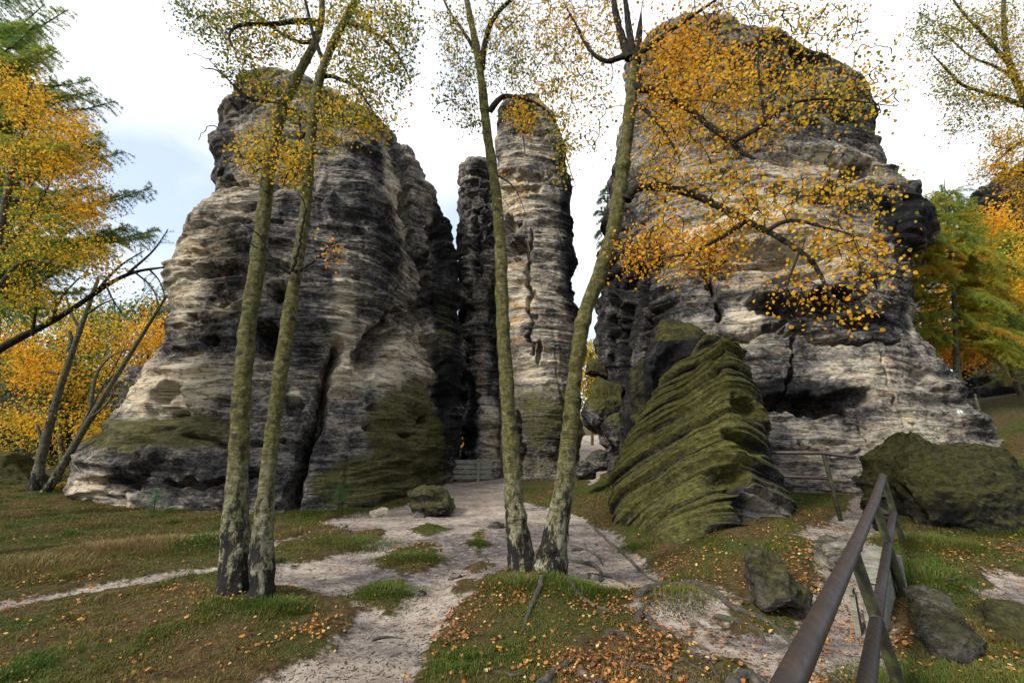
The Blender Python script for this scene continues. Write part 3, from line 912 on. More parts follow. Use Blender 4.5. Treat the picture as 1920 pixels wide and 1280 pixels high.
# far rocks at the left
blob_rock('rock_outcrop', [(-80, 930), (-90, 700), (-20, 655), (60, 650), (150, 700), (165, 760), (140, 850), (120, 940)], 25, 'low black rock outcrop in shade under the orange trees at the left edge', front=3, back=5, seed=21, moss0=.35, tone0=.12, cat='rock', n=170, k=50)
blob_rock('rock_outcrop', [(150, 940), (170, 800), (190, 720), (240, 690), (300, 680), (340, 760), (330, 940)], 21, 'grey rock outcrop behind the leaning trees left of the broad tower', front=2, back=4, seed=22, moss0=.15, tone0=.42, cat='rock')
blob_rock('rock_outcrop', [(290, 700), (285, 600), (300, 575), (335, 570), (380, 600), (400, 720)], 34, 'small far rock peeping past the left flank of the broad tower', front=2, back=4, seed=23, moss0=.15, tone0=.45, cat='rock')
blob_rock('rock_outcrop', [(-120, 960), (-110, 860), (-40, 838), (20, 850), (60, 890), (85, 945)], 15.5, 'dark green mossy hump on the ground at the left edge', front=.8, back=1.2, seed=24, moss0=.95, tone0=.2, cat='rock')

# ------------------------------------------------------------------ boulders
loft_rock('boulder',
    [([(1152, 935), (1150, 890), (1165, 840), (1200, 780), (1245, 720), (1290, 668), (1325, 636)], 9.4, 9.2),
     ([(1200, 1010), (1208, 930), (1235, 850), (1270, 770), (1310, 690), (1338, 632)], 8.2, 9.0),
     ([(1245, 1062), (1262, 980), (1290, 880), (1320, 780), (1345, 690), (1350, 634)], 7.1, 8.8),
     ([(1330, 1068), (1335, 980), (1352, 880), (1365, 780), (1368, 700), (1360, 640)], 6.7, 8.6),
     ([(1425, 1066), (1415, 980), (1405, 880), (1405, 800), (1398, 720), (1370, 648)], 6.9, 8.7),
     ([(1488, 1035), (1488, 985), (1476, 925), (1442, 865), (1438, 800), (1422, 735), (1392, 690), (1382, 655)], 7.9, 9.1)],
    'large wedge shaped boulder with diagonal mossy ridges beside the sandy path', 'boulder', M_wedge, nf=560, nb=50, nv=480, thick=1.6, inset=75, cap_h=.1, seed=8, axisv=(-0.12, 0.60, 0.76), sink=.5, saw=(2.3, .165),
    feats=[(1400, 760, 40, 18, .35, 40), (1395, 830, 50, 14, .3, 30), (1360, 900, 50, 26, .35), (1420, 960, 60, 30, .3, 20), (1370, 1000, 60, 16, .25), (1365, 860, 50, 12, -.2, 10), (1340, 690, 40, 10, -.1)],
    tones=[(1440, 960, 60, 60, .5), (1460, 1010, 45, 40, .4), (1350, 940, 50, 30, -.15)],
    moss=[(1250, 860, 150, 240, .8), (1350, 720, 80, 130, .7), (1390, 800, 60, 90, .45), (1370, 860, 70, 40, .5), (1400, 880, 60, 30, .3), (1290, 1010, 110, 60, .35), (1450, 985, 70, 60, -.9), (1400, 940, 30, 40, -.3)], lichen=[(1452, 1020, 22, 14, .9)], tone0=0.24, moss0=.12)
blob_rock('boulder', [(1190, 905), (1183, 800), (1192, 700), (1205, 625), (1232, 600), (1270, 602), (1312, 618), (1335, 640), (1330, 720), (1290, 820), (1250, 905)], 10.9,
          'tall upright dark block with mossy cap leaning behind the mossy wedge', front=.9, back=1.2, seed=31, moss0=-.25, tone0=.10, moss=[(1250, 620, 90, 26, .9), (1195, 750, 24, 140, .7)], warm0=.3, p=3.6, facet=.2, n=220, k=64, feats=[(1260, 700, 40, 60, .3)])
blob_rock('boulder', [(1092, 760), (1100, 708), (1125, 692), (1160, 708), (1178, 738), (1172, 768), (1140, 786), (1128, 835), (1100, 830), (1088, 800)], 15.6,
          'mossy slab topped boulder wedged in the gap beside the needle', front=.9, back=1.4, seed=32, facet=.28, p=3.2, moss0=.15, tone0=.15, moss=[(1135, 735, 55, 40, .85)], gy_=-0.012)
blob_rock('boulder', [(1128, 800), (1150, 775), (1180, 768), (1195, 800), (1180, 845), (1150, 835)], 13.6, 'tilted flat mossy block under the gap boulders', front=.5, back=.8, seed=33, facet=.28, p=3.2, moss0=.5, tone0=.2)
blob_rock('boulder', [(1098, 700), (1102, 678), (1122, 672), (1140, 685), (1142, 712)], 17.2, 'small mossy stone perched on top of the gap boulders', front=.4, back=.6, seed=34, moss0=.75, tone0=.2)
blob_rock('boulder', [(1168, 860), (1165, 790), (1172, 715), (1192, 700), (1200, 790), (1192, 880)], 12.2, 'narrow dark upright stone in front of the gap boulders', front=.4, back=.6, seed=35, facet=.28, p=3.2, moss0=.3, tone0=.15)
for ol, D_, sd_, lb, ms in (
        ([(1100, 862), (1112, 845), (1140, 842), (1152, 858), (1150, 880), (1118, 886), (1102, 880)], 13.2, 36, 'squarish grey green stone on the sand under the gap boulders', .35),
        ([(1078, 885), (1082, 868), (1102, 862), (1120, 878), (1115, 898), (1084, 900)], 13.0, 37, 'small rounded brown stone at the foot of the needle', .15),
        ([(1140, 885), (1145, 862), (1160, 852), (1172, 865), (1170, 890), (1150, 898)], 12.0, 38, 'small stone touching the left foot of the mossy wedge', .3)):
    blob_rock('stone', ol, D_, lb, front=.3, back=.4, seed=sd_, moss0=ms, tone0=.34, n=90, k=28, cat='stone', group='stones below the gap')
blob_rock('boulder', [(1680, 930), (1672, 890), (1680, 850), (1696, 816), (1705, 804), (1755, 826), (1800, 828), (1850, 836), (1895, 862), (1945, 915), (1990, 980), (1970, 1045), (1890, 1048), (1790, 1032), (1725, 1012), (1695, 985)], 8.2,
          'big rounded boulder covered in shaggy green moss beside the handrail', front=1.3, back=1.6, seed=39, rough_=2.2, facet=.06, moss0=.52, tone0=.10, moss=[(1740, 860, 130, 70, .3), (1800, 1000, 130, 30, -.3)], gy_=-0.006, n=300, k=90, lump=.3, amp=.3, feats=[(1760, 1000, 90, 26, .35), (1690, 960, 30, 60, .2)])
blob_rock('boulder', [(758, 950), (762, 925), (790, 917), (830, 915), (855, 925), (872, 945), (868, 958), (820, 962), (775, 962)], gD(815, 960),
          'low flat mossy boulder at the left side of the path into the gap', front=.5, back=.8, seed=40, facet=.30, bury=.25, p=3.0, lump=.6, amp=.6, rough_=1.0, moss0=.62, tone0=.42, lichen=[(795, 935, 40, 18, .35)])
blob_rock('boulder', [(1398, 1035), (1420, 1028), (1448, 1032), (1490, 1075), (1515, 1105), (1512, 1130), (1480, 1142), (1440, 1120), (1415, 1080)], gD(1470, 1142) + .12,
          'flat triangular mossy stone lying in front of the wedge boulder', front=.32, back=.4, seed=41, facet=.34, bury=.42, p=3.6, lump=.7, amp=.45, moss0=.45, tone0=.34, gy_=-0.006, axisv=(-.5, 0, .8), lichen=[(1425, 1045, 26, 20, .3)])
blob_rock('boulder', [(1530, 1010), (1528, 992), (1550, 984), (1590, 990), (1612, 1020), (1622, 1060), (1590, 1062), (1560, 1040)], gD(1575, 1058) + .1,
          'flat grey stone sunk in the sandy path beside the handrail', front=.22, back=.3, seed=42, facet=.34, bury=.42, p=3.6, lump=.7, amp=.45, moss0=.18, tone0=.5, gy_=-0.008, axisv=(-.3, 0, .9))
blob_rock('boulder', [(1715, 1165), (1725, 1140), (1760, 1130), (1810, 1150), (1838, 1185), (1835, 1215), (1800, 1228), (1755, 1210)], gD(1780, 1215) + .12,
          'flat greenish stone in the grass near the bottom right corner', front=.18, back=.3, seed=43, facet=.34, bury=.42, p=3.6, lump=.7, amp=.45, moss0=.38, tone0=.40, gy_=-0.006)
blob_rock('boulder', [(1845, 1155), (1860, 1132), (1900, 1125), (1960, 1140), (1990, 1190), (1950, 1215), (1890, 1205), (1855, 1185)], gD(1910, 1205) + .12,
          'mossy stone cut by the right edge near the bottom corner', front=.2, back=.3, seed=44, facet=.34, bury=.42, p=3.6, lump=.7, amp=.45, moss0=.55, tone0=.34, gy_=-0.006)
blob_rock('boulder', [(1640, 960), (1625, 945), (1640, 925), (1665, 905), (1672, 940), (1680, 975), (1655, 985)], gD(1655, 985),
          'small dark stone tucked between the sandy path and the shaggy boulder', front=.25, back=.4, seed=45, facet=.34, bury=.18, p=3.6, lump=.7, amp=.45, moss0=.35, tone0=.25)

# ------------------------------------------------------------------ trees
def stem_world(px, D0, D1):
    """px rows (x, y, width px) -> world points and radii"""
    a = np.array(px, float)
    dd = np.r_[0, np.cumsum(np.hypot(*np.diff(a[:, :2], axis=0).T))]; dd /= dd[-1]
    W = at(a[:, 0], a[:, 1], D0 + (D1 - D0) * dd)
    R = a[:, 2] / 2 / FPX * camdepth(W)
    return W, R

def limb(px, D0, D1, n=26, jit=0.0):
    W, R = stem_world(px, D0, D1)
    q = smooth_poly(np.c_[W, R], n, 2)
    if jit:
        q[1:-1, :3] += rng.normal(size=(n - 2, 3)) * jit
    return q

def add_trunk(root, name, px, D0, D1, mat, flare=0.5, sides=40, n=260, seed=0, ground=True):
    if name == 'trunk' and mat is M_birch:
        px = [(a, b_, w_ * (.70 + .21 * float(sstep(860, 1080, np.float64(b_))))) for a, b_, w_ in px]
    W, R = stem_world(px, D0, D1)
    q = smooth_poly(np.c_[W, R], n, 2)
    if ground:
        base = q[0].copy(); base[2] -= 0.35
        q = np.vstack([base[None], q])
    h = q[:, 2] - q[1 if ground else 0, 2]
    q[:, 3] *= 1 + flare * np.exp(-np.maximum(h, 0) / 0.16)
    V, F = tubes(q[:, :3], q[:, 3], sides)
    V = V.reshape(-1, sides, 3)
    ctr = q[:, None, :3]
    nr = (V - ctr); nr /= np.linalg.norm(nr, axis=2, keepdims=True)
    r = q[:, 3][:, None]
    d = 0.10 * r * fbm(V * 2.2, 2, seed) * 2
    d += 0.16 * r * np.maximum(0, 1 - 1.9 * np.abs(pn(V * np.array([2.2, 2.2, 5.5]), seed + 3)) - .35)      # swollen rings and scars
    hb = np.exp(-np.maximum(h, 0) / 0.7)[:, None]
    d += hb * 0.20 * r * (1 - 2.2 * np.abs(pn(V * np.array([9, 9, 1.8]), seed + 5)))        # fissured foot
    d += np.exp(-np.maximum(h, 0) / 0.14)[:, None] * 0.45 * r * pn(V * np.array([5, 5, 0.6]), seed + 7)
    d += 0.05 * r * pn(V * np.array([12, 12, 26]), seed + 9)
    d += 0.5 * r * np.maximum(0, pn(V * np.array([3.0, 3.0, 4.2]), seed + 11) - .38) * 1.6
    V = V + nr * d[..., None]
    o = mesh_obj(name, V, F, mat, root)
    return q, o

def grow(skel, attractors, seg=5, sag=0.10, jit=0.05):
    """connect attractor points to the nearest grown node; returns paths of node indices, positions, counts"""
    r_ = np.random.default_rng(len(attractors))
    pos = [np.asarray(s, float) for s in skel]
    P = np.empty((len(pos) + len(attractors) * seg, 3)); n = len(pos); P[:n] = pos
    par = np.full(len(P), -1)
    sk = P[:n].copy()
    d0 = np.array([np.min(((sk - a) ** 2).sum(1)) for a in attractors])
    order = np.argsort(d0)
    paths = []
    for ai in order:
        A = attractors[ai]
        j = int(((P[:n] - A) ** 2).sum(1).argmin())
        B = P[j]
        L = np.linalg.norm(A - B)
        if L < 0.04: continue
        ctrl = (A + B) / 2 + r_.normal(size=3) * L * 0.16 + np.array([0, 0, sag * L])
        idx = [j]
        for k in range(1, seg + 1):
            t = k / seg
            p = B * (1 - t) ** 2 + 2 * ctrl * t * (1 - t) + A * t * t + (r_.normal(size=3) * L * jit * 0.5 if k < seg else 0)
            P[n] = p; par[n] = idx[-1]; idx.append(n); n += 1
        paths.append(idx)
    P = P[:n]; par = par[:n]
    cnt = np.ones(n)
    for i in range(n - 1, len(pos) - 1, -1):
        if par[i] >= len(pos): cnt[par[i]] += cnt[i] * 0.35
    return P, paths, cnt

def ellip(px, py, D, rx, ry, rD, n, r_):
    v = r_.normal(size=(n, 3)); v /= np.linalg.norm(v, axis=1)[:, None]
    v *= r_.uniform(0, 1, (n, 1)) ** 0.45
    return at(px + v[:, 0] * rx, py + v[:, 1] * ry, D + v[:, 2] * rD)

LEAF_SHAPE = np.array([(0, 0), (0.42, 0.30), (0.36, 0.66), (0, 1.05), (-0.36, 0.66), (-0.42, 0.30)])

def leaf_mesh(root, name, P, size, hue, r_, mat, droop=0.6, shape=LEAF_SHAPE, szvar=0.3, fold=0.25):
    n = len(P)
    d = r_.normal(size=(n, 3)); d[:, 2] -= droop; d /= np.linalg.norm(d, axis=1)[:, None]
    nr = r_.normal(size=(n, 3)) + np.array([0, 0, .5])
    s = np.cross(d, nr); s /= np.linalg.norm(s, axis=1)[:, None] + 1e-9
    nn = np.cross(s, d)
    sz = size * np.exp(np.clip(r_.normal(size=n), -2, 1.3) * szvar)
    k = len(shape)
    V = P[:, None, :] + sz[:, None, None] * (shape[None, :, 0, None] * s[:, None, :] + shape[None, :, 1, None] * d[:, None, :]
                                             + fold * (np.abs(shape[None, :, 0, None]) - (0.3 * shape[None, :, 1, None] ** 2)) * nn[:, None, :])
    F = np.arange(n * k).reshape(n, k)
    return mesh_obj(name, V, F, mat, root, {'hue': np.repeat(np.clip(hue, 0, 1), k)}, smooth=False)

def crown(root, skel, blobs_, leaf_size, hue0, hue_sd, per=9, seed=0, twig_mat=None, leaf_mat=None, twig_r=0.0026, spread=0.055, droop=0.7, rmax=0.02, names=('crown', 'leaves')):
    r_ = np.random.default_rng(seed)
    att = []; hu = []
    for bl in blobs_:
        px, py, D, rx, ry, rD, n = bl[:7]
        hh = bl[7] if len(bl) > 7 else hue0
        att.append(ellip(px, py, D, rx, ry, rD, n, r_)); hu += [hh] * n
    att = np.vstack(att); hu = np.array(hu)
    P, paths, cnt = grow(skel, att)
    rad = np.minimum(twig_r * cnt ** 0.5, rmax)
    idx = np.array(paths)
    TP = P[idx]; TR = rad[idx].copy()
    TR[:, 0] = TR[:, 1]; TR[:, -1] *= 0.6
    V, F = tubes(TP, TR, 4)
    cr_o = mesh_obj(names[0], V, F, twig_mat or M_twig, root)
    # leaves along the outer part of each twig
    T = len(paths)
    n = T * per
    ti = np.repeat(np.arange(T), per)
    L = np.linalg.norm(TP[:, -1] - TP[:, 0], axis=1)[ti]
    t = 1 - r_.uniform(0, 1, n) ** 1.3 * np.minimum(1, 0.75 / np.maximum(L, .1))
    f = t * (idx.shape[1] - 1); i0 = np.clip(f.astype(int), 0, idx.shape[1] - 2); fr = (f - i0)[:, None]
    base = TP[ti, i0] * (1 - fr) + TP[ti, i0 + 1] * fr + r_.normal(size=(n, 3)) * spread
    # nearest attractor hue by the twig end
    endp = TP[:, -1]
    near = np.array([((att - e) ** 2).sum(1).argmin() for e in endp])
    hue = hu[near][ti] + r_.normal(size=n) * hue_sd + 0.05 * r_.normal(size=T)[ti]
    leaf_mesh(cr_o, names[1], base, leaf_size, hue, r_, leaf_mat or M_leaf, droop)
    return P

def limbs_obj(root, name, limbs, mat, sides=9):
    for q in limbs:
        mb = MB(); mb.tube(q[:, :3], q[:, 3], sides)
        V = np.vstack(mb.V)
        V = V + 0.10 * np.repeat(q[:, 3], sides)[:, None] * rng.normal(size=V.shape)
        mesh_obj(name, V, np.vstack(mb.F), mat, root)

def skel_of(*qs):
    return [p for q in qs for p in q[:, :3]]

# ---- four birches of the foreground
T1 = [(437, 1138, 60), (440, 1050, 54), (442, 980, 48), (447, 850, 46), (456, 700, 43), (466, 600, 40), (486, 480, 36), (500, 350, 33), (511, 260, 30), (535, 190, 26), (562, 135, 22), (592, 80, 18), (606, 30, 15), (600, -40, 12), (590, -120, 8)]
T2 = [(488, 1138, 46), (490, 1050, 42), (494, 980, 38), (506, 850, 36), (526, 700, 34), (541, 600, 32), (556, 500, 29), (574, 400, 27), (579, 300, 26), (588, 190, 24), (608, 115, 22), (640, 50, 20), (668, 0, 17), (700, -60, 13), (730, -130, 8)]
T3 = [(985, 1090, 52), (975, 1040, 50), (967, 980, 44), (961, 900, 42), (955, 800, 38), (949, 700, 35), (942, 600, 33), (939, 450, 29), (928, 340, 26), (913, 250, 23), (903, 150, 21), (892, 80, 18), (874, 0, 15), (868, -60, 12), (866, -130, 8)]
T4 = [(1025, 1098, 62), (1040, 1030, 54), (1050, 960, 48), (1062, 880, 44), (1068, 800, 42), (1078, 700, 40), (1092, 600, 38), (1122, 520, 37), (1150, 440, 36), (1163, 350, 34), (1177, 250, 29), (1186, 160, 27), (1190, 110, 26)]
birch1 = thing('birch_tree', 'thick green barked birch stem, left one of the pair in front of the broad tower', 'tree', 'birches in the foreground')
birch2 = thing('birch_tree', 'thinner birch stem, right one of the pair in front of the broad tower', 'tree', 'birches in the foreground')
birch3 = thing('birch_tree', 'straight birch stem crossing the gap, left one of the V shaped pair', 'tree', 'birches in the foreground')
birch4 = thing('birch_tree', 'orange crowned birch bending right, right one of the V shaped pair', 'tree', 'birches in the foreground')
q1, _ = add_trunk(birch1, 'trunk', T1, 5.1, 5.9, M_birch, seed=1, flare=.22)
q2, _ = add_trunk(birch2, 'trunk', T2, 5.0, 5.5, M_birch, seed=2, flare=.22)
q3, _ = add_trunk(birch3, 'trunk', T3, 5.75, 6.2, M_birch, seed=3, flare=.30)
q4, _ = add_trunk(birch4, 'trunk', T4, 5.65, 5.3, M_birch, seed=4, flare=.25)

L1 = [limb([(602, 45, 12), (560, 38, 10), (520, 46, 9), (480, 46, 8), (450, 46, 6), (428, 60, 5), (432, 82, 4), (445, 100, 2)], 5.8, 5.2),
      limb([(598, 70, 9), (570, 85, 7), (520, 60, 5), (470, 20, 3), (400, -10, 2)], 5.8, 6.1),
      limb([(540, 188, 7), (505, 192, 6), (470, 186, 5), (445, 168, 4), (425, 145, 3), (400, 128, 2), (376, 124, 1.2)], 5.7, 5.3, jit=.01),
      limb([(425, 147, 2.4), (405, 125, 1.8), (385, 105, 1.2), (360, 100, 1)], 5.3, 5.2, 14, .008),
      limb([(502, 305, 6), (470, 300, 4.5), (435, 280, 3), (415, 245, 2.4), (395, 232, 1.6), (372, 262, 1)], 5.6, 5.3, jit=.01),
      limb([(528, 215, 6), (550, 200, 5), (565, 230, 4), (560, 280, 3), (540, 320, 2)], 5.7, 5.4)]
L2 = [limb([(594, 150, 10), (615, 140, 8), (645, 152, 7), (668, 160, 6), (690, 195, 4), (720, 240, 2)], 5.5, 5.2),
      limb([(606, 115, 9), (585, 60, 7), (575, 10, 5), (560, -40, 3)], 5.5, 5.3),
      limb([(650, 40, 10), (700, 60, 7), (740, 90, 5), (770, 150, 2.5)], 5.4, 5.0),
      limb([(590, 175, 7), (620, 205, 5), (650, 230, 4), (690, 240, 2)], 5.5, 5.6),
      limb([(582, 240, 6), (555, 270, 5), (545, 310, 4), (530, 350, 2)], 5.45, 5.2),
      limb([(548, 510, 7), (558, 470, 5), (570, 420, 4), (574, 385, 3), (560, 360, 1.6)], 5.1, 4.9, jit=.008),
      limb([(546, 512, 7), (515, 495, 5), (500, 470, 4), (487, 440, 3), (450, 415, 1.6)], 5.1, 4.8, jit=.008),
      limb([(484, 466, 3), (450, 445, 2.2), (420, 418, 1.5), (404, 400, 1)], 4.85, 4.7, 16, .006),
      limb([(554, 510, 6), (590, 490, 4.5), (620, 460, 3), (660, 440, 1.6)], 5.1, 4.9, jit=.008)]
L3 = [limb([(918, 208, 12), (932, 190, 11), (945, 178, 9), (965, 183, 7), (1000, 190, 6), (1030, 210, 4), (1052, 250, 3), (1062, 300, 2), (1080, 350, 1)], 6.0, 5.6),
      limb([(903, 130, 13), (908, 85, 11), (920, 40, 9), (950, 5, 7), (1000, -30, 4)], 6.1, 5.8),
      limb([(899, 110, 8), (870, 60, 6), (840, 20, 4), (820, -30, 2)], 6.1, 6.3),
      limb([(960, 184, 6), (975, 215, 4), (980, 250, 3), (985, 290, 1.5)], 5.9, 5.7),
      limb([(935, 330, 4), (960, 345, 3), (975, 370, 2), (985, 400, 1)], 5.9, 5.6, 16)]
L4 = [limb([(1188, 165, 17), (1215, 165, 15), (1250, 182, 13), (1295, 205, 12), (1330, 237, 12), (1368, 262, 11), (1385, 282, 9), (1415, 298, 5)], 5.3, 4.5, 40),
      limb([(1376, 266, 10), (1405, 250, 9), (1435, 232, 8), (1465, 205, 7), (1500, 188, 6), (1550, 185, 4.5), (1610, 190, 2.5), (1680, 200, 1.2)], 4.55, 4.1, 40),
      limb([(1200, 352, 15), (1240, 349, 15), (1290, 360, 14), (1345, 385, 13), (1400, 415, 12), (1445, 436, 11), (1500, 470, 10), (1528, 495, 9), (1545, 530, 7), (1560, 560, 6), (1590, 575, 3)], 5.35, 4.1, 50),
      limb([(1175, 375, 20), (1186, 355, 18), (1205, 350, 15)], 5.35, 5.33, 12),
      limb([(1396, 415, 10), (1368, 436, 8), (1340, 452, 7), (1300, 474, 5), (1240, 485, 2.5)], 4.7, 4.5, 26),
      limb([(1440, 432, 8), (1465, 416, 8), (1495, 412, 7), (1540, 425, 5), (1600, 440, 2.5)], 4.5, 4.1, 26),
      limb([(1182, 105, 14), (1162, 108, 12), (1140, 118, 9), (1115, 105, 8), (1095, 80, 6), (1080, 45, 4), (1060, 10, 2)], 5.3, 5.5, 30),
      limb([(1180, 110, 18), (1166, 70, 14), (1155, 30, 11), (1148, -20, 9), (1130, -90, 5)], 5.3, 5.4, 30),
      limb([(1190, 120, 22), (1197, 80, 15), (1200, 50, 9), (1202, 22, 2)], 5.3, 5.25, 20),
      limb([(1190, 120, 16), (1180, 60, 12), (1172, 0, 9), (1165, -70, 5)], 5.3, 5.1, 26),
      limb([(1192, 108, 10), (1240, 70, 8), (1300, 30, 5), (1370, -20, 3)], 5.25, 4.6, 26),
      limb([(1190, 190, 9), (1220, 215, 7), (1250, 250, 5), (1275, 300, 3)], 5.3, 4.8, 26),
      limb([(1436, 236, 6), (1425, 160, 4.5), (1420, 110, 3.5), (1425, 60, 2)], 4.45, 4.3, 26),
      limb([(1500, 470, 5), (1480, 520, 4), (1470, 560, 2)], 4.3, 4.1, 16)]
for rt, LL in ((birch1, L1), (birch2, L2), (birch3, L3), (birch4, L4)):
    limbs_obj(rt, 'branch', LL, M_twig if rt is not birch1 else M_twig)

crown(birch1, skel_of(q1[-70:], *L1), [(400, 45, 5.7, 75, 50, .5, 60, 0.29), (470, 20, 5.7, 80, 45, .6, 70, 0.33), (500, 90, 5.6, 70, 45, .5, 65, 0.37), (540, 40, 5.8, 60, 50, .5, 50, 0.39), (440, 120, 5.5, 40, 40, .3, 26, 0.27), (490, 160, 5.6, 55, 30, .4, 36, 0.41),
      (500, 250, 5.5, 55, 45, .4, 44, 0.45), (475, 300, 5.4, 40, 40, .3, 26, 0.49), (545, 320, 5.4, 38, 30, .3, 22, 0.45), (560, 200, 5.6, 40, 60, .4, 34, 0.41), (560, -50, 6.0, 140, 60, .8, 60, 0.35), (350, 10, 5.5, 40, 30, .3, 20, 0.25)],
      0.031, .42, .12, per=17, seed=1, spread=.085, twig_r=.0040)
crown(birch2, skel_of(q2[-80:], *L2), [(640, 40, 5.5, 70, 70, .6, 60, 0.37), (700, 40, 5.2, 70, 60, .6, 70, 0.41), (680, 130, 5.3, 80, 55, .5, 80, 0.37), (740, 120, 5.1, 50, 90, .4, 56, 0.31), (650, 200, 5.4, 75, 50, .5, 90, 0.40), (700, 230, 5.3, 45, 30, .4, 36, 0.41),
      (620, 250, 5.4, 40, 40, .3, 30, 0.45), (560, 300, 5.3, 40, 40, .3, 26, 0.49), (760, 40, 5.2, 45, 60, .5, 36, 0.31), (700, -60, 5.4, 120, 60, .7, 60, 0.37), (610, 470, 5.0, 55, 20, .2, 6, 0.80), (555, 300, 5.2, 30, 50, .3, 20, 0.45)],
      0.031, .42, .12, per=17, seed=2, spread=.085, twig_r=.0040)
crown(birch3, skel_of(q3[-70:], *L3), [(850, 60, 6.1, 40, 70, .5, 50, 0.39), (870, 150, 6.1, 40, 60, .4, 46, 0.31), (880, 220, 6.0, 36, 40, .3, 20, 0.29), (940, 40, 5.9, 60, 60, .6, 60, 0.41), (960, 120, 5.9, 60, 50, .5, 56, 0.33), (1020, 60, 5.8, 60, 70, .6, 64, 0.45),
      (1020, 160, 5.7, 60, 40, .4, 40, 0.45), (975, 220, 5.8, 42, 26, .3, 40, 0.53), (1050, 220, 5.7, 40, 50, .4, 30, 0.45), (950, -60, 5.9, 140, 60, .8, 70, 0.39), (1060, 290, 5.6, 24, 50, .2, 14, 0.40), (960, 350, 5.7, 30, 40, .2, 4, 0.70), (830, 200, 6.0, 20, 50, .3, 10, 0.29)],
      0.030, .42, .12, per=17, seed=3, spread=.085, twig_r=.0042)
crown(birch4, skel_of(q4[-60:], *L4), [(1080, 30, 5.72, 50, 50, .5, 50, 0.53), (1080, 110, 5.72, 60, 50, .5, 50, 0.51), (1110, 180, 5.62, 45, 60, .4, 30, 0.45), (1090, 270, 5.62, 40, 50, .3, 12, 0.41), (1140, 60, 5.62, 30, 80, .4, 36, 0.55),
      (1290, 90, 5.22, 90, 55, .5, 170, 0.61), (1240, 150, 5.22, 50, 70, .5, 90, 0.61), (1330, 160, 5.02, 100, 55, .5, 130, 0.59), (1260, 240, 5.12, 60, 60, .4, 80, 0.57), (1240, 330, 5.12, 50, 50, .4, 50, 0.55), (1400, 130, 4.72, 80, 60, .4, 56, 0.57),
      (1350, 250, 4.82, 80, 50, .4, 50, 0.55), (1440, 220, 4.62, 70, 50, .4, 50, 0.53), (1490, 160, 4.52, 70, 50, .4, 36, 0.51), (1560, 180, 4.42, 70, 50, .3, 34, 0.50), (1560, 60, 4.62, 110, 60, .4, 44, 0.45), (1640, 150, 4.42, 60, 80, .3, 26, 0.41), (1460, 40, 4.82, 80, 40, .5, 36, 0.47), (1340, 20, 5.22, 90, 30, .5, 30, 0.50),
      (1300, 480, 4.82, 100, 34, .25, 99, 0.63), (1240, 440, 4.92, 60, 50, .25, 54, 0.63), (1190, 480, 4.92, 34, 26, .2, 16, 0.65), (1420, 390, 4.72, 80, 50, .3, 59, 0.57), (1350, 330, 4.92, 90, 40, .3, 45, 0.55), (1540, 370, 4.42, 80, 60, .3, 35, 0.57), (1640, 370, 4.32, 50, 40, .25, 16, 0.53),
      (1560, 460, 4.42, 80, 40, .25, 37, 0.61), (1640, 500, 4.32, 50, 50, .25, 18, 0.61), (1500, 560, 4.32, 60, 44, .2, 15, 0.63), (1600, 580, 4.22, 50, 26, .2, 9, 0.65), (1350, 430, 4.82, 60, 30, .2, 32, 0.59), (1300, -50, 5.22, 200, 50, .8, 80, 0.50), (1180, 470, 5.02, 30, 24, .2, 8, 0.65)],
      0.0325, .6, .12, per=13, seed=4, spread=.12, twig_r=.0048)
for rt, (x_, y_, D_) in ((birch1, (437, 1138, 5.1)), (birch2, (488, 1138, 5.0)), (birch3, (985, 1090, 5.75)), (birch4, (1025, 1098, 5.65))):
    place_empty(rt, at(x_, y_, D_))

# ---- birch reaching in at the upper right
birch5 = thing('birch_tree', 'fine twigged birch crown hanging in at the top right corner', 'tree')
q5, _ = add_trunk(birch5, 'trunk', [(2080, 1000, 30), (2060, 700, 26), (2020, 450, 22), (1960, 270, 16), (1918, 180, 12), (1890, 120, 9), (1880, 40, 7), (1885, -60, 4)], 9.5, 8.6, M_greybark, sides=16, n=120, seed=6)
L5 = [limb([(1935, 205, 9), (1895, 188, 8), (1850, 175, 6), (1800, 160, 5), (1775, 130, 4), (1750, 105, 2)], 8.8, 8.2, 30),
      limb([(1892, 120, 7), (1840, 60, 5), (1800, 20, 4), (1770, -30, 2)], 8.7, 8.3, 24), limb([(1960, 270, 8), (1920, 260, 6), (1880, 290, 4), (1850, 330, 2)], 9, 8.5, 24),
      limb([(1905, 150, 6), (1860, 120, 4.5), (1820, 110, 3), (1770, 60, 2)], 8.7, 8.9, 20)]
limbs_obj(birch5, 'branch', L5, M_greybark)
crown(birch5, skel_of(q5[-70:], *L5), [(1740, 60, 8.5, 50, 60, .6, 60, .34), (1800, 60, 8.5, 70, 60, .7, 90, .36), (1870, 50, 8.6, 60, 60, .7, 90, .42), (1780, 150, 8.3, 60, 50, .5, 70, .36), (1850, 190, 8.5, 70, 50, .5, 80, .40), (1900, 120, 8.6, 50, 70, .6, 80, .46),
      (1800, 230, 8.3, 40, 36, .3, 24, .34), (1890, 260, 8.5, 50, 40, .4, 60, .50), (1880, 320, 8.6, 60, 30, .4, 70, .56), (1920, 370, 8.7, 40, 26, .3, 26, .56), (1960, 200, 8.8, 60, 180, .8, 90, .46), (1830, -50, 8.6, 130, 50, .8, 60, .4)],
      0.034, .4, .10, per=20, seed=5, spread=.12, twig_r=.0046, twig_mat=M_twig)
place_empty(birch5, at(2080, 1000, 9.5))

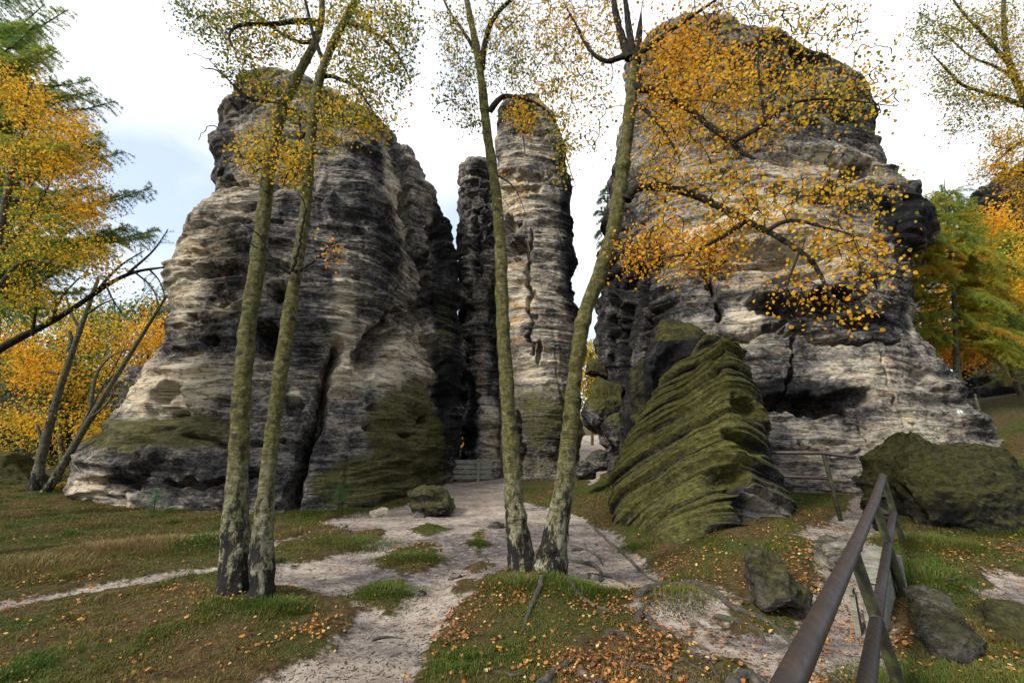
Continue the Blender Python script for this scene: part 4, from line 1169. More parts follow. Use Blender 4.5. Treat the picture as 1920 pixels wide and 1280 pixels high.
# ---- larches (conifers with drooping twigs and soft needles)
def larch(root, trunk_px, D0, D1, branches, hue, seed, needle=0.05, dens=1.0, twig=0.5, trunk_mat=None, nsd=.08, flare=.3, hang=0.25, sides=16):
    r_ = np.random.default_rng(seed)
    q, _ = add_trunk(root, 'trunk', trunk_px, D0, D1, trunk_mat or M_greybark, flare=flare, sides=sides, n=80, seed=seed)
    TPs, TRs, NP, ND, NH = [], [], [], [], []
    for br in branches:
        pts = br[0]; Da, Db = br[1], br[2]; hh = br[3] if len(br) > 3 else hue
        b = limb(pts, Da, Db, 24)
        TPs.append(b[:, :3]); TRs.append(b[:, 3])
        Lb = np.linalg.norm(np.diff(b[:, :3], axis=0), axis=1).sum()
        nt_ = int(Lb / 0.085 * dens)
        for k in range(nt_):
            t = 0.04 + 0.96 * (k + r_.uniform()) / nt_
            f = t * 23; i = min(int(f), 22); p = b[i, :3] * (1 - f + i) + b[i + 1, :3] * (f - i)
            tg = b[i + 1, :3] - b[i, :3]; tg /= np.linalg.norm(tg) + 1e-9
            side = np.cross(tg, [0, 0, 1]); side /= np.linalg.norm(side) + 1e-9
            a = r_.choice([-1, 1]) * r_.uniform(.5, 1.1)
            d = tg * r_.uniform(.4, .9) + side * a + np.array([0, 0, r_.uniform(-.5, .35)]); d /= np.linalg.norm(d)
            L = twig * (1.15 - t) * r_.uniform(.5, 1.2) + 0.08
            s_ = np.linspace(0, 1, 6)[:, None]
            tw = p + d * L * s_ + np.array([0, 0, -hang]) * L * s_ ** 2
            TW.append(tw); 
            m_ = max(3, int(L / 0.022 * dens ** .5))
            tt = r_.uniform(0, 1, m_)[:, None]
            NP.append(p + d * L * tt + np.array([0, 0, -hang]) * L * tt ** 2); ND.append(np.repeat(d[None], m_, 0)); NH.append(np.full(m_, hh + r_.normal() * nsd))
        m_ = int(Lb / .02)
        tt = r_.uniform(.25, 1, m_) * 23; i = np.clip(tt.astype(int), 0, 22); fr = (tt - i)[:, None]
        NP.append(b[i, :3] * (1 - fr) + b[i + 1, :3] * fr); ND.append(np.repeat((b[-1, :3] - b[0, :3])[None] / Lb, m_, 0)); NH.append(np.full(m_, hh))
    for P_, R_ in zip(TPs, TRs):
        V, F = tubes(P_, R_, 7); mesh_obj('branch', V, F, M_twig, root)
    W = np.array(TW); V, F = tubes(W, np.full(W.shape[:2], 0.0026) * np.linspace(1.2, .5, 6), 3)
    cr_o = mesh_obj('crown', V, F, M_twig, root); TW.clear()
    P = np.vstack(NP); Dn = np.vstack(ND); H = np.concatenate(NH)
    rep = 5
    P = np.repeat(P, rep, 0); Dn = np.repeat(Dn, rep, 0); H = np.repeat(H, rep) + r_.normal(size=len(P)) * .05
    d = Dn * .7 + r_.normal(size=P.shape) * .75; d /= np.linalg.norm(d, axis=1)[:, None]
    s = np.cross(d, r_.normal(size=P.shape)); s /= np.linalg.norm(s, axis=1)[:, None] + 1e-9
    w = needle * 0.055
    L = needle * r_.uniform(.6, 1.2, len(P))
    V = np.stack([P - s * w, P + s * w, P + d * L[:, None] + s * w * .3, P + d * L[:, None] - s * w * .3], 1)
    mesh_obj('needles', V, np.arange(len(P) * 4).reshape(-1, 4), M_needle, cr_o, {'hue': np.repeat(np.clip(H, 0, 1), 4)}, smooth=False)
    return q
TW = []

larchL = thing('larch_tree', 'green drooping larch filling the top left corner', 'tree')
br = []
rl = np.random.default_rng(77)
BR_ = [(-120, 60, 128, 18, 9, 7.8), (-120, 120, 110, 95, 9, 7.5), (-120, -30, 100, -40, 9, 8), (-120, 170, 215, 190, 9, 8.2), (-120, 210, 195, 250, 9, 7.6), (-120, 250, 235, 285, 9, 8.4),
                                 (-120, 330, 200, 350, 9, 7.6), (-120, 390, 285, 350, 9, 8.4), (-120, 420, 300, 430, 9, 8.2), (-120, 470, 240, 420, 9, 7.7), (-120, 100, 170, 150, 9, 8.5), (-120, 560, 120, 500, 9, 7.9), (-120, -60, 60, 60, 9, 7.4), (-120, 20, 60, 130, 9, 8.4),
                                 (-120, 300, 120, 300, 9, 8.0), (-120, 480, 180, 540, 9, 8.1), (-120, 150, 50, 220, 9, 7.5), (-120, 440, 120, 470, 9, 7.3)]
BR_ = BR_ + [(x0, y0 + rl.normal() * 30, x1 * rl.uniform(.45, .98), y1 + rl.normal() * 28, da, db + rl.normal() * .6) for (x0, y0, x1, y1, da, db) in BR_ for _ in range(2)]
for (x0, y0, x1, y1, da, db) in BR_:
    xm = (x0 + x1) / 2; ym = (y0 + y1) / 2 + 28
    br.append(([(x0, y0, 7), (xm, ym, 4), ((xm + x1) / 2, (ym + y1) / 2 + 14, 2.6), (x1, y1, 1)], da, db, rl.uniform(.30, .62)))
larch(larchL, [(-150, 1020, 50), (-140, 700, 44), (-125, 400, 36), (-118, 100, 28), (-112, -120, 20)], 9.3, 9.0, br, .25, 5, needle=.06, dens=2.0, twig=.75, hang=.5)
place_empty(larchL, at(-150, 1020, 9.3))
# the long dark limb rising from the left edge, with a bare thorny tip
larchB = thing('larch_tree', 'leaning dark tree whose long limb rises from the left edge towards the tower', 'tree')
br = [([(100, 600, 7), (110, 560, 4), (150, 520, 2)], 7.6, 7.4, .35), ([(180, 548, 6), (220, 500, 4), (270, 470, 1.5)], 7.8, 7.6, .3), ([(240, 512, 5), (290, 470, 3), (315, 430, 1.5)], 7.9, 7.9, .25), ([(250, 508, 4), (290, 540, 2), (300, 590, 1)], 7.9, 7.8, .3),
      ([(60, 630, 6), (70, 560, 4), (60, 500, 2)], 7.5, 7.3, .5), ([(280, 505, 4), (300, 525, 2), (310, 560, 1)], 7.9, 7.9, .2), ([(200, 537, 4), (215, 570, 2), (240, 600, 1)], 7.8, 7.7, .3)]
larch(larchB, [(-170, 900, 20), (-140, 780, 18), (-60, 695, 15), (0, 652, 13), (60, 622, 11), (120, 590, 9.5), (170, 555, 8), (215, 525, 7), (255, 508, 6), (308, 501, 3)], 7.6, 8.0, br, .3, 6, needle=.045, dens=.7, twig=.45, trunk_mat=M_twig, flare=.1)
place_empty(larchB, at(-170, 900, 7.6))

larchR = thing('larch_tree', 'yellow green larch with layered boughs right of the big tower', 'tree')
br = []
for k in range(96):
    f = (k + rl.uniform(-1, 1)) / 95; f = min(max(f, 0), 1)
    y0 = 350 + 300 * f
    ln = 14 + 125 * min(1, f * 1.9 + .05) * rl.uniform(.65, 1.1)
    sg = 1 if k % 2 else -1
    dep = rl.uniform(-2.2, 2.2) * min(1, f * 2 + .1)
    x0 = 1770 + (y0 - 350) * .07
    sl = rl.normal() * 14
    br.append(([(x0, y0, 1.6), (x0 + sg * ln * .3, y0 + 6 + sl * .5, 1.4), (x0 + sg * ln * .6, y0 + 2 + sl * .9 + 10 * f, 1.2), (x0 + sg * ln * .85, y0 + 18 + sl + 12 * f, 1), (x0 + sg * ln, y0 + 38 + sl * 1.5 + 18 * f, .6)], 17, 17 + dep, np.clip(rl.normal(.64, .09) + .10 * f, .50, .95)))
larch(larchR, [(1798, 850, 15), (1796, 760, 14), (1794, 650, 10), (1788, 540, 5), (1778, 440, 3), (1770, 335, 1)], 17, 17, br, .5, 7, needle=.11, dens=.8, twig=.9, nsd=.1, sides=12)
place_empty(larchR, at(1798, 850, 17))

for (xb, yb, xt, yt, D_, hu, sd_, lb) in [(1905, 760, 1885, 430, 23, .62, 8, 'slim green larch in front of the dark cliff'), (1868, 560, 1712, 420, 26, .5, 9, 'small far larch peeking out behind the tower nose')]:
    lr = thing('larch_tree', lb, 'tree')
    br = []
    nb_ = 34
    for k in range(nb_):
        f = k / (nb_ - 1); y0 = yt + (yb - yt) * .62 * f; x0 = xt + (xb - xt) * .62 * f
        ln = (10 + 60 * f) * rl.uniform(.7, 1.1); sg = 1 if k % 2 else -1
        br.append(([(x0, y0, 3), (x0 + sg * ln * .6, y0 + 4, 2), (x0 + sg * ln, y0 + 22, .8)], D_, D_ + rl.uniform(-1.5, 1.5), hu + rl.normal() * .08))
    larch(lr, [(xb, yb + 60, 9), ((xb + xt) / 2, (yb + yt) / 2, 6), (xt, yt - 8, 1)], D_, D_, br, hu, sd_, needle=.12, dens=1.0, twig=.7, sides=8)
    place_empty(lr, at(xb, yb + 60, D_))

# bare topped conifer tips seen over the nose of the big tower, and a pine hugging its left edge
pineL = thing('pine_tree', 'small dark pine clinging to the left edge of the big tower', 'tree')
br = [([(1142, 410, 3), (1128, 395, 2), (1118, 398, 1)], 18.5, 18.3, .1), ([(1143, 385, 3), (1130, 370, 2), (1122, 378, 1)], 18.5, 18.3, .1), ([(1142, 430, 3), (1130, 428, 2), (1120, 438, 1)], 18.5, 18.3, .1), ([(1143, 365, 2), (1136, 352, 1.5), (1130, 360, 1)], 18.5, 18.3, .1), ([(1140, 450, 2), (1132, 450, 1.5), (1126, 458, 1)], 18.5, 18.3, .1)]
larch(pineL, [(1150, 520, 5), (1144, 440, 4), (1144, 350, 1.5)], 18.7, 18.5, br, .1, 12, needle=.12, dens=1.5, twig=.5, sides=8)
place_empty(pineL, at(1150, 520, 18.7))

# ---- broadleaf trees of the autumn wood
def wood_tree(label, base, top, D, blobs_, hue, seed, w=12, leaf=0.07, per=16, lean=None, mat=None, cat='tree', limbs=(), name='beech_tree', sd_hue=.09, spread=.16):
    rt = thing(name, label, cat)
    x0, y0 = base; x1, y1 = top
    mid = lean or ((x0 + x1) / 2 + 4, (y0 + y1) / 2)
    q, _ = add_trunk(rt, 'trunk', [(x0, y0, w), (mid[0], mid[1], w * .72), (x1, y1, w * .3)], D, D, mat or M_greybark, sides=14, n=90, seed=seed, flare=.35)
    LL = [limb(l, D, D + dd, 20) for l, dd in limbs]
    limbs_obj(rt, 'branch', LL, mat or M_greybark, 7)
    bl = [(b[0], b[1], D + b[2], b[3], b[4], b[5], b[6]) + tuple(b[7:]) for b in blobs_]
    crown(rt, skel_of(q[30:], *LL), bl, leaf, hue, sd_hue, per=per, seed=seed + 50, twig_r=.006 * D / 15, spread=spread, rmax=.05, twig_mat=M_twig)
    place_empty(rt, at(x0, y0, D))

# golden tree at the upper left
wood_tree('golden leaved beech in front of the green larch at the left edge', (-60, 960), (60, 150), 7.0,
          [(40, 190, 0, 70, 50, .8, 90, .54), (110, 250, 0, 70, 60, .8, 110, .56), (40, 300, -.2, 80, 60, .8, 80, .50), (140, 310, .1, 70, 50, .7, 70, .58), (170, 390, .1, 50, 40, .5, 50, .60), (90, 400, 0, 80, 50, .7, 60, .46), (40, 470, 0, 80, 50, .7, 50, .44),
           (150, 480, 0, 60, 40, .5, 60, .42), (60, 560, .3, 80, 40, .6, 50, .48), (0, 150, 0, 40, 40, .5, 50, .5), (200, 500, .1, 40, 40, .4, 22, .58)],
          .56, 61, w=20, leaf=.031, per=25, lean=(-30, 560), sd_hue=.11, limbs=[([(0, 470, 9), (30, 440, 7), (60, 400, 6), (80, 370, 4), (100, 330, 2)], .2), ([(-20, 380, 8), (60, 372, 6), (110, 390, 4), (170, 380, 2)], .3), ([(-20, 560, 8), (40, 480, 5), (120, 500, 3), (200, 520, 1.5)], -.2)], spread=.12)
# leaning grey trunks in the left middle distance
wood_tree('upright leaning grey trunk with broken top left of the broad tower', (62, 925), (185, 520), 14.5, [(60, 700, .5, 60, 50, 1.2, 60, .66), (30, 640, .5, 60, 50, 1, 60, .6), (150, 640, .8, 50, 40, 1, 36, .62), (60, 790, .4, 60, 30, 1, 36, .56)],   .62, 62, w=17, leaf=.06, per=18, lean=(100, 760),
          limbs=[([(128, 660, 10), (136, 640, 8), (130, 620, 5)], 0), ([(150, 620, 6), (130, 580, 4), (120, 540, 2)], 0), ([(160, 590, 6), (190, 570, 4), (215, 560, 2)], 0), ([(82, 850, 6), (70, 790, 5), (50, 765, 3), (20, 760, 1.5)], 0), ([(110, 700, 5), (90, 697, 4), (75, 698, 2)], -.1)])
wood_tree('strongly leaning dark tree beside the left flank of the broad tower', (82, 930), (312, 555), 14.0, [(200, 690, 1, 40, 40, 1, 20, .6), (280, 610, 1, 30, 40, 1, 16, .7), (250, 660, 1, 30, 30, 1, 12, .7)], .66, 63, w=14, leaf=.05, per=12, lean=(178, 770),
          limbs=[([(170, 765, 8), (175, 720, 6), (185, 690, 5), (210, 665, 3), (238, 655, 2)], .2), ([(160, 790, 5), (200, 760, 4), (210, 740, 2)], -.2)])
wood_tree('thin leaning stem between the two leaning trees at left', (100, 925), (235, 650), 14.6, [(230, 640, 1, 30, 30, 1, 14, .75)], .7, 64, w=6, leaf=.05, per=12, lean=(155, 790))
# wood behind, left
LW = [('orange beech crown just past the left flank of the broad tower', (330, 900), (262, 610), 24, [(270, 630, 0, 60, 40, 2, 80, .72), (250, 690, 0, 60, 40, 2, 80, .66), (300, 640, 0, 40, 50, 2, 70, .76), (210, 720, 0, 40, 40, 2, 60, .7)], .76),
      ('yellow birch crown in the left middle distance', (160, 930), (170, 580), 22, [(170, 610, 0, 60, 40, 2, 80, .52), (150, 660, 0, 60, 40, 2, 70, .46), (120, 600, 0, 50, 40, 2, 70, .54), (190, 660, 0, 40, 60, 2, 60, .48)], .58),
      ('green crowned tree behind the yellow one at left', (215, 880), (215, 570), 30, [(210, 600, 0, 60, 30, 3, 110, .26), (180, 640, 0, 60, 50, 3, 110, .32), (130, 690, 0, 60, 40, 3, 90, .34), (215, 700, 0, 40, 40, 2, 60, .38)], .3),
      ('rust orange tree low at the left middle', (120, 900), (90, 640), 19, [(110, 700, 0, 70, 30, 2, 70, .62), (50, 690, 0, 50, 40, 2, 80, .68), (150, 740, 0, 60, 36, 2, 60, .66), (190, 790, 0, 30, 30, 1.5, 40, .72)], .7),
      ('dark olive tree at the far left', (-20, 930), (0, 560), 18, [(0, 600, 0, 60, 60, 2, 90, .34), (30, 660, 0, 60, 40, 2, 80, .40), (-20, 700, 0, 50, 50, 2, 60, .36)], .36),
      ('yellow bush tree over the black outcrop at the left edge', (40, 920), (40, 780), 16.5, [(30, 790, 0, 60, 26, 1, 60, .56), (80, 820, 0, 50, 24, 1, 40, .54), (10, 840, 0, 40, 20, 1, 30, .52)], .55),
      ('low golden tree behind the leaning trunks at left', (200, 925), (200, 800), 17.5, [(190, 830, 0, 30, 30, 1, 46, .60), (170, 790, 0, 30, 26, 1, 26, .62), (120, 870, 0, 40, 20, 1, 24, .55)], .6),
      ('green pine like crown low behind the leaning trunks', (140, 930), (140, 640), 20, [(130, 660, 0, 50, 30, 2, 50, .26), (90, 740, 0, 50, 30, 2, 60, .28), (170, 720, 0, 40, 30, 2, 50, .33), (230, 740, 0, 40, 30, 2, 40, .4)], .3),
      ('dull green tree left of the small far rock', (260, 900), (265, 570), 32, [(260, 590, 0, 50, 30, 2, 60, .28), (230, 640, 0, 50, 40, 2, 60, .30), (290, 700, 0, 40, 40, 2, 40, .36)], .3),
      ('far tawny tree high on the left slope', (60, 800), (60, 560), 36, [(60, 590, 0, 80, 50, 3, 70, .46), (0, 620, 0, 70, 50, 3, 70, .5), (100, 640, 0, 80, 50, 3, 60, .5)], .6),
      ('far orange tree behind the small far rock', (380, 800), (350, 560), 40, [(330, 600, 0, 60, 40, 3, 110, .78), (290, 600, 0, 40, 30, 3, 60, .74), (300, 570, 0, 50, 24, 3, 40, .4)], .75)]
for i, (lb, b0, t0, D_, bl, hu) in enumerate(LW):
    bl = [b_[:6] + (int(b_[6] * .58), b_[7] - .10) for b_ in bl]
    wood_tree(lb, b0, t0, D_, bl, hu, 70 + i, w=190 / D_, leaf=.0042 * D_ + .012, per=21, spread=.018 * D_)
# wood behind, right and in the gaps
RW = [('rust orange tree under the yellow green larch', (1745, 850), (1745, 600), 21, [(1740, 640, 0, 60, 40, 2, 110, .76), (1790, 660, 0, 50, 36, 2, 90, .78), (1750, 580, 0, 50, 50, 2, 70, .66), (1830, 650, 0, 30, 30, 2, 40, .74)], .75),
      ('orange beech on the slope under the dark cliff', (1880, 700), (1860, 400), 24, [(1850, 430, 0, 50, 40, 2, 60, .70), (1890, 430, 0, 50, 50, 2, 50, .62), (1820, 470, 0, 50, 40, 2, 50, .60), (1880, 500, 0, 60, 40, 2, 60, .50)], .72),
      ('golden beech at the right edge', (1960, 760), (1940, 440), 18, [(1915, 520, 0, 36, 60, 1.5, 30, .54), (1920, 470, 0, 30, 40, 1.5, 20, .50), (1905, 560, 0, 30, 30, 1.5, 24, .6)], .58),
      ('yellow green tree filling behind the larch', (1800, 800), (1790, 420), 27, [(1760, 480, 0, 60, 60, 2, 120, .36), (1810, 520, 0, 60, 60, 2, 130, .40), (1740, 420, 0, 40, 40, 2, 60, .42), (1850, 560, 0, 50, 50, 2, 90, .36), (1780, 590, 0, 60, 40, 2, 80, .34)], .38),
      ('yellow leaved tree seen through the slit in the rocks', (872, 900), (868, 650), 36, [(868, 720, 0, 30, 40, 2, 50, .46), (868, 800, 0, 26, 50, 2, 60, .58), (866, 660, 0, 24, 30, 2, 20, .40), (872, 850, 0, 24, 30, 2, 34, .6)], .5),
      ('far tree tops behind the gap right of the needle', (1110, 860), (1105, 640), 34, [(1105, 665, 0, 30, 30, 2, 50, .44), (1110, 710, 0, 34, 40, 2, 60, .48), (1100, 760, 0, 30, 40, 2, 40, .4)], .46)]
for i, (lb, b0, t0, D_, bl, hu) in enumerate(RW):
    wood_tree(lb, b0, t0, D_, bl, hu, 90 + i, w=190 / D_, leaf=.0042 * D_ + .012, per=24, spread=.014 * D_)
# slim trunks in front of the cliff at right
wood_tree('slim pale trunk leaning left in front of the dark cliff', (1925, 770), (1855, 590), 19, [(1850, 560, 0, 30, 24, 1, 14, .5)], .5, 110, w=9, leaf=.07, per=14, lean=(1895, 690))
wood_tree('broken mossy stump trunk beside the foot of the big tower', (1850, 812), (1828, 738), 15.5, [(1830, 745, 0, 4, 4, .1, 2, .4)], .4, 111, w=9, leaf=.03, per=2, lean=(1836, 775))

# ------------------------------------------------------------------ handrails
m, t, b = new_mat('weathered_steel_pipe')
pos, nor = coords(t)
nn = noise(t, pos, 18, 8, 0.7, (1, .18, 1)); n2 = noise(t, pos, 3, 4, .6)
c_ = ramp(t, nn, [(0.30, (0.024, 0.017, 0.014)), (0.52, (0.038, 0.026, 0.022)), (0.72, (0.062, 0.043, 0.036))])
c_ = mixc(t, ramp(t, noise(t, pos, 7, 8, .75), [(.60, 0.0), (.70, .5)]), c_, (0.075, 0.040, 0.024))
t.links.new(c_, b.inputs['Base Color'])
b.inputs['Metallic'].default_value = 0.1
rr = ramp(t, nn, [(0.3, 0.62), (0.7, 0.36)])
t.links.new(rr, b.inputs['Roughness'])
bump(t, b, nn, 0.0012, 0.3)
M_pipe = m
m, t, b = new_mat('mossy_steel_post')
pos, nor = coords(t)
nn = noise(t, pos, 12, 7, 0.7)
c_ = ramp(t, nn, [(0.35, (0.016, 0.014, 0.010)), (0.52, (0.034, 0.034, 0.014)), (0.70, (0.085, 0.095, 0.022))])
t.links.new(c_, b.inputs['Base Color']); b.inputs['Roughness'].default_value = 0.85
bump(t, b, nn, 0.006, 0.7)
M_post = m
m, t, b = new_mat('grey_weathered_wood')
pos, nor = coords(t)
nn = noise(t, pos, 10, 8, 0.7, (1.0, 1.0, 6.0)); n2 = noise(t, pos, 4, 5, .6)
c_ = ramp(t, nn, [(0.3, (0.085, 0.080, 0.060)), (0.5, (0.19, 0.18, 0.145)), (0.7, (0.34, 0.32, 0.27))])
c_ = mixc(t, ramp(t, n2, [(.5, 0.0), (.7, .6)]), c_, (0.075, 0.085, 0.035))
t.links.new(c_, b.inputs['Base Color']); b.inputs['Roughness'].default_value = 0.9
bump(t, b, nn, 0.01, 0.8)
M_wood = m

def pts(rows):
    return np.array([at(x, y, D) for x, y, D in rows])

rail = thing('handrail', 'long brown pipe handrail running from the bottom edge to the mossy boulder', 'handrail')
tp = pts([(1470, 1300, 1.5), (1600, 1030, 3.3), (1640, 940, 4.7), (1655, 893, 6.0)])
tp = np.vstack([tp[0] - (tp[1] - tp[0]) * 0.9, tp])
tpr = resample(tp, 40)
mb = MB(); mb.rod(tpr, .041, 24); mb.build('rail', M_pipe, rail)
lp = pts([(1622, 1300, 2.1), (1642, 1165, 3.3), (1665, 1020, 4.7), (1675, 960, 6.0)])
lp = np.vstack([lp[0] - (lp[1] - lp[0]) * 1.2, lp])
for a_, b_ in ((0, 2), (2, 3), (3, 4)):
    mb = MB(); mb.rod(np.array([lp[a_] + (lp[b_] - lp[a_]) * .008, lp[b_] - (lp[b_] - lp[a_]) * .008]), .036, 22); mb.build('rail', M_pipe, rail)
for a_, b_, r_w in (((1600, 1035, 3.3), (1692, 1300, 3.4), .038), ((1641, 945, 4.7), (1694, 1112, 4.72), .036), ((1656, 898, 6.0), (1692, 1012, 6.0), .034)):
    P0 = at(*a_); P1 = at(*b_); d_ = P1 - P0; P1 = P1 + d_ / np.linalg.norm(d_) * .25
    mb = MB(); mb.rod(np.array([P0 - [0, 0, .0], P1]), r_w, 20); mb.build('post', M_post, rail)
for x_, y_, D_ in ((1641, 943, 4.7), (1600, 1032, 3.3)):
    p_ = at(x_, y_, D_); k_ = ((tpr - p_) ** 2).sum(1).argmin(); dv = tpr[min(k_ + 1, 39)] - tpr[k_ - 1]; dv /= np.linalg.norm(dv)
    mb = MB(); mb.rod(np.array([tpr[k_] - dv * .008, tpr[k_], tpr[k_] + dv * .008]), .044, 24); mb.build('weld_collar', M_pipe, rail)
place_empty(rail, at(1694, 1112, 4.72))

rail2 = thing('handrail', 'short pipe railing with one post between the wedge boulder and the path', 'handrail')
mb = MB(); mb.rod(resample(pts([(1425, 848, 8.6), (1543, 849, 8.0), (1604, 857, 7.7)]), 20), .033, 18); mb.build('rail', M_pipe, rail2)
mb = MB(); mb.rod(pts([(1430, 890, 8.5), (1556, 897, 8.0)]), .030, 18); mb.build('rail', M_pipe, rail2)
P0 = at(1545, 853, 8.0); P1 = at(1573, 962, 8.0)
mb = MB(); mb.rod(np.array([P0, P1 + (P1 - P0) * .15]), .036, 18); mb.build('post', M_post, rail2)
place_empty(rail2, P1)
rail3 = thing('handrail', 'thin two bar railing far off below the dark cliff at the right edge', 'handrail')
for rws in ([(1858, 823, 17), (1990, 820, 17)], [(1872, 842, 17), (1990, 842, 17)]):
    mb = MB(); mb.rod(pts(rws), .03, 10); mb.build('rail', M_pipe, rail3)
for xx in (1930, 1985):
    mb = MB(); mb.rod(pts([(xx, 821, 17), (xx + 4, 872, 17)]), .03, 10); mb.build('post', M_post, rail3)

# wooden step edge beside the rail
stp = thing('wooden_step', 'grey plank step block standing in the path behind the handrail', 'step')
A0 = at(1618, 1080, 4.2); A1 = at(1650, 1024, 4.9)
dy = A1 - A0; L_ = np.linalg.norm(dy); dy /= L_; sx_ = np.cross(dy, [0, 0, 1]); sx_ /= np.linalg.norm(sx_); up = np.cross(sx_, dy)
c0 = (A0 + A1) / 2
mb = MB(); mb.box(c0 - up * .02, sx_ * .085, dy * L_ / 2, up * .02, .002); mb.build('tread', M_wood, stp, False)
for k in range(3):
    mb = MB(); mb.box(c0 - up * (.135 + .152 * k) + sx_ * .06, sx_ * .018, dy * (L_ / 2 - .01), up * .073, .002); mb.build('board', M_wood, stp, False)
mb = MB(); mb.box(A0 - up * .26 + sx_ * .0 + dy * .03, sx_ * .04, dy * .03, up * .215, .001); mb.build('stake', M_wood, stp, False)
mb = MB(); mb.box(A1 - up * .26 + sx_ * .13 - dy * .1, sx_ * .035, dy * .035, up * .22, .001); mb.build('stake', M_wood, stp, False)
mb = MB(); mb.box(A0 - up * .14 - sx_ * .14 + dy * .02, sx_ * .05, dy * .05, up * .02, .001); mb.build('board', M_wood, stp, False)
mb = MB(); mb.box(A0 - up * .33 - sx_ * .10 + dy * .03, sx_ * .02, dy * .04, up * .165, .001); mb.build('stake', M_wood, stp, False)
place_empty(stp, c0 - up * .5)

# low board wall closing the slit
fen = thing('retaining_fence', 'low grey board fence across the sandy path at the slit', 'fence')
Df = 17.6
F0 = at(818, 893, Df); F1 = at(922, 893, Df)
h_ = at(870, 862, Df)[2] - at(870, 893, Df)[2]
zc = F0[2]
for k in range(4):
    mb = MB(); hb = (h_ + .12) / 4
    mb.box(((F0 + F1) / 2) + [0, 0, -.10 + hb * (k + .5)], [(F1[0] - F0[0]) / 2, 0, 0], [0, .02, 0], [0, 0, hb / 2 - .016], .003); mb.build('board', M_wood, fen, False)
for xx in (842, 897):
    p_ = at(xx, 893, Df - .06)
    mb = MB(); mb.box(p_ + [0, 0, h_ / 2 - .08], [.055, 0, 0], [0, .05, 0], [0, 0, h_ / 2 + .12], .003); mb.build('post', M_wood, fen, False)
place_empty(fen, (F0 + F1) / 2)

# painted trail blaze on the rock face
bm_, bt_, bb_ = new_mat('white_paint'); bb_.inputs['Base Color'].default_value = (.72, .78, .76, 1); bb_.inputs['Roughness'].default_value = .7
gm_, gt_, gb_ = new_mat('green_paint'); gb_.inputs['Base Color'].default_value = (.01, .22, .14, 1); gb_.inputs['Roughness'].default_value = .7

from mathutils.bvhtree import BVHTree
def paint_patch(rock, px, py, w, h_, ang):
    me = rock.data
    nvt = len(me.vertices); co = np.empty(nvt * 3, np.float32); me.vertices.foreach_get('co', co); co = co.reshape(-1, 3).astype(float)
    X, Y, dpt = proj(co)
    near = np.where((np.abs(X - px) < 60) & (np.abs(Y - py) < 60) & (dpt < 15))[0]
    sel = set(near.tolist())
    polys = [tuple(p.vertices) for p in me.polygons if p.vertices[0] in sel]
    bv = BVHTree.FromPolygons([Vector(c) for c in co], polys)
    o = Vector((0, 0, CAMZ)); dr = Vector(at(px, py, 12.0)) - o; dr.normalize()
    hit, nr, _, _ = bv.ray_cast(o, dr)
    if hit is None: return
    nr = -dr * .7 + (nr if nr.dot(dr) < 0 else -nr) * .3; nr.normalize()
    ux = Vector((0, 0, 1)).cross(nr).normalized(); uy = nr.cross(ux)
    ca, sa = math.cos(ang), math.sin(ang)
    rt = thing('trail_blaze', 'small white painted trail mark with a green diagonal stripe on the right tower foot', 'trail mark')
    for nm, hw, hh, tilt_, lift, mt_ in (('white_square', w / 2, h_ / 2, ang, .006, bm_), ('green_stripe', w * .62, h_ * .13, ang - .9, .011, gm_)):
        ca, sa = math.cos(tilt_), math.sin(tilt_)
        V = []
        for j in range(9):
            for i in range(9):
                a_ = (i / 8 * 2 - 1) * hw; b_ = (j / 8 * 2 - 1) * hh
                p = hit + ux * (a_ * ca - b_ * sa) + uy * (a_ * sa + b_ * ca) + nr * .4
                hp, _, _, _ = bv.ray_cast(p, -nr)
                V.append(list((hp if hp is not None and (hp - hit).length < .3 else hit) + nr * lift))
        mesh_obj(nm, V, grid_faces(9, 9, False), mt_, rt)
    place_empty(rt, hit)
paint_patch(right_tower, 1800, 772, .11, .11, -.5)

# ------------------------------------------------------------------ roots
def root_obj(px_pts, w0, w1, lb, z0=0.1, lift=0.25, seed=0):
    P = np.array([(*ground_xy(a, b_, z0), 0.0) for a, b_ in px_pts])
    P = smooth_poly(P, 40, 2)
    P[:, :2] += 0.02 * np.stack([pn(P * 4, seed + 1), pn(P * 4, seed + 2)], -1)
    zg = ground_z(P[:, 0], P[:, 1])
    R = np.linspace(w0, w1, 40)
    P[:, 2] = zg + R * lift + 0.02 * pn(P * 3, seed + 3)
    P[0, 2] -= w0 * 1.5; P[-1, 2] -= w1 * 2.5
    V, F = tubes(P, R, 12)
    V = V + 0.45 * np.repeat(R, 12)[:, None] * np.stack([pn(V * 14, seed + 4), pn(V * 14, seed + 5), pn(V * 14, seed + 6)], -1)
    o = mesh_obj('exposed_root', V, F, M_root)
    tag(o, lb, 'root', 'exposed roots in the path')
m, t, b = new_mat('root_bark')
pos, nor = coords(t)
nn = noise(t, pos, 16, 7, 0.7)
c_ = ramp(t, nn, [(0.32, (0.012, 0.010, 0.008)), (0.52, (0.042, 0.033, 0.025)), (0.72, (0.11, 0.09, 0.07))])
c_ = mixc(t, ramp(t, noise(t, pos, 3, 5, .6), [(.5, 0.0), (.65, .7)]), c_, (0.045, 0.05, 0.018))
t.links.new(c_, b.inputs['Base Color']); b.inputs['Roughness'].default_value = .9
bump(t, b, nn, .012, .8)
M_root = m
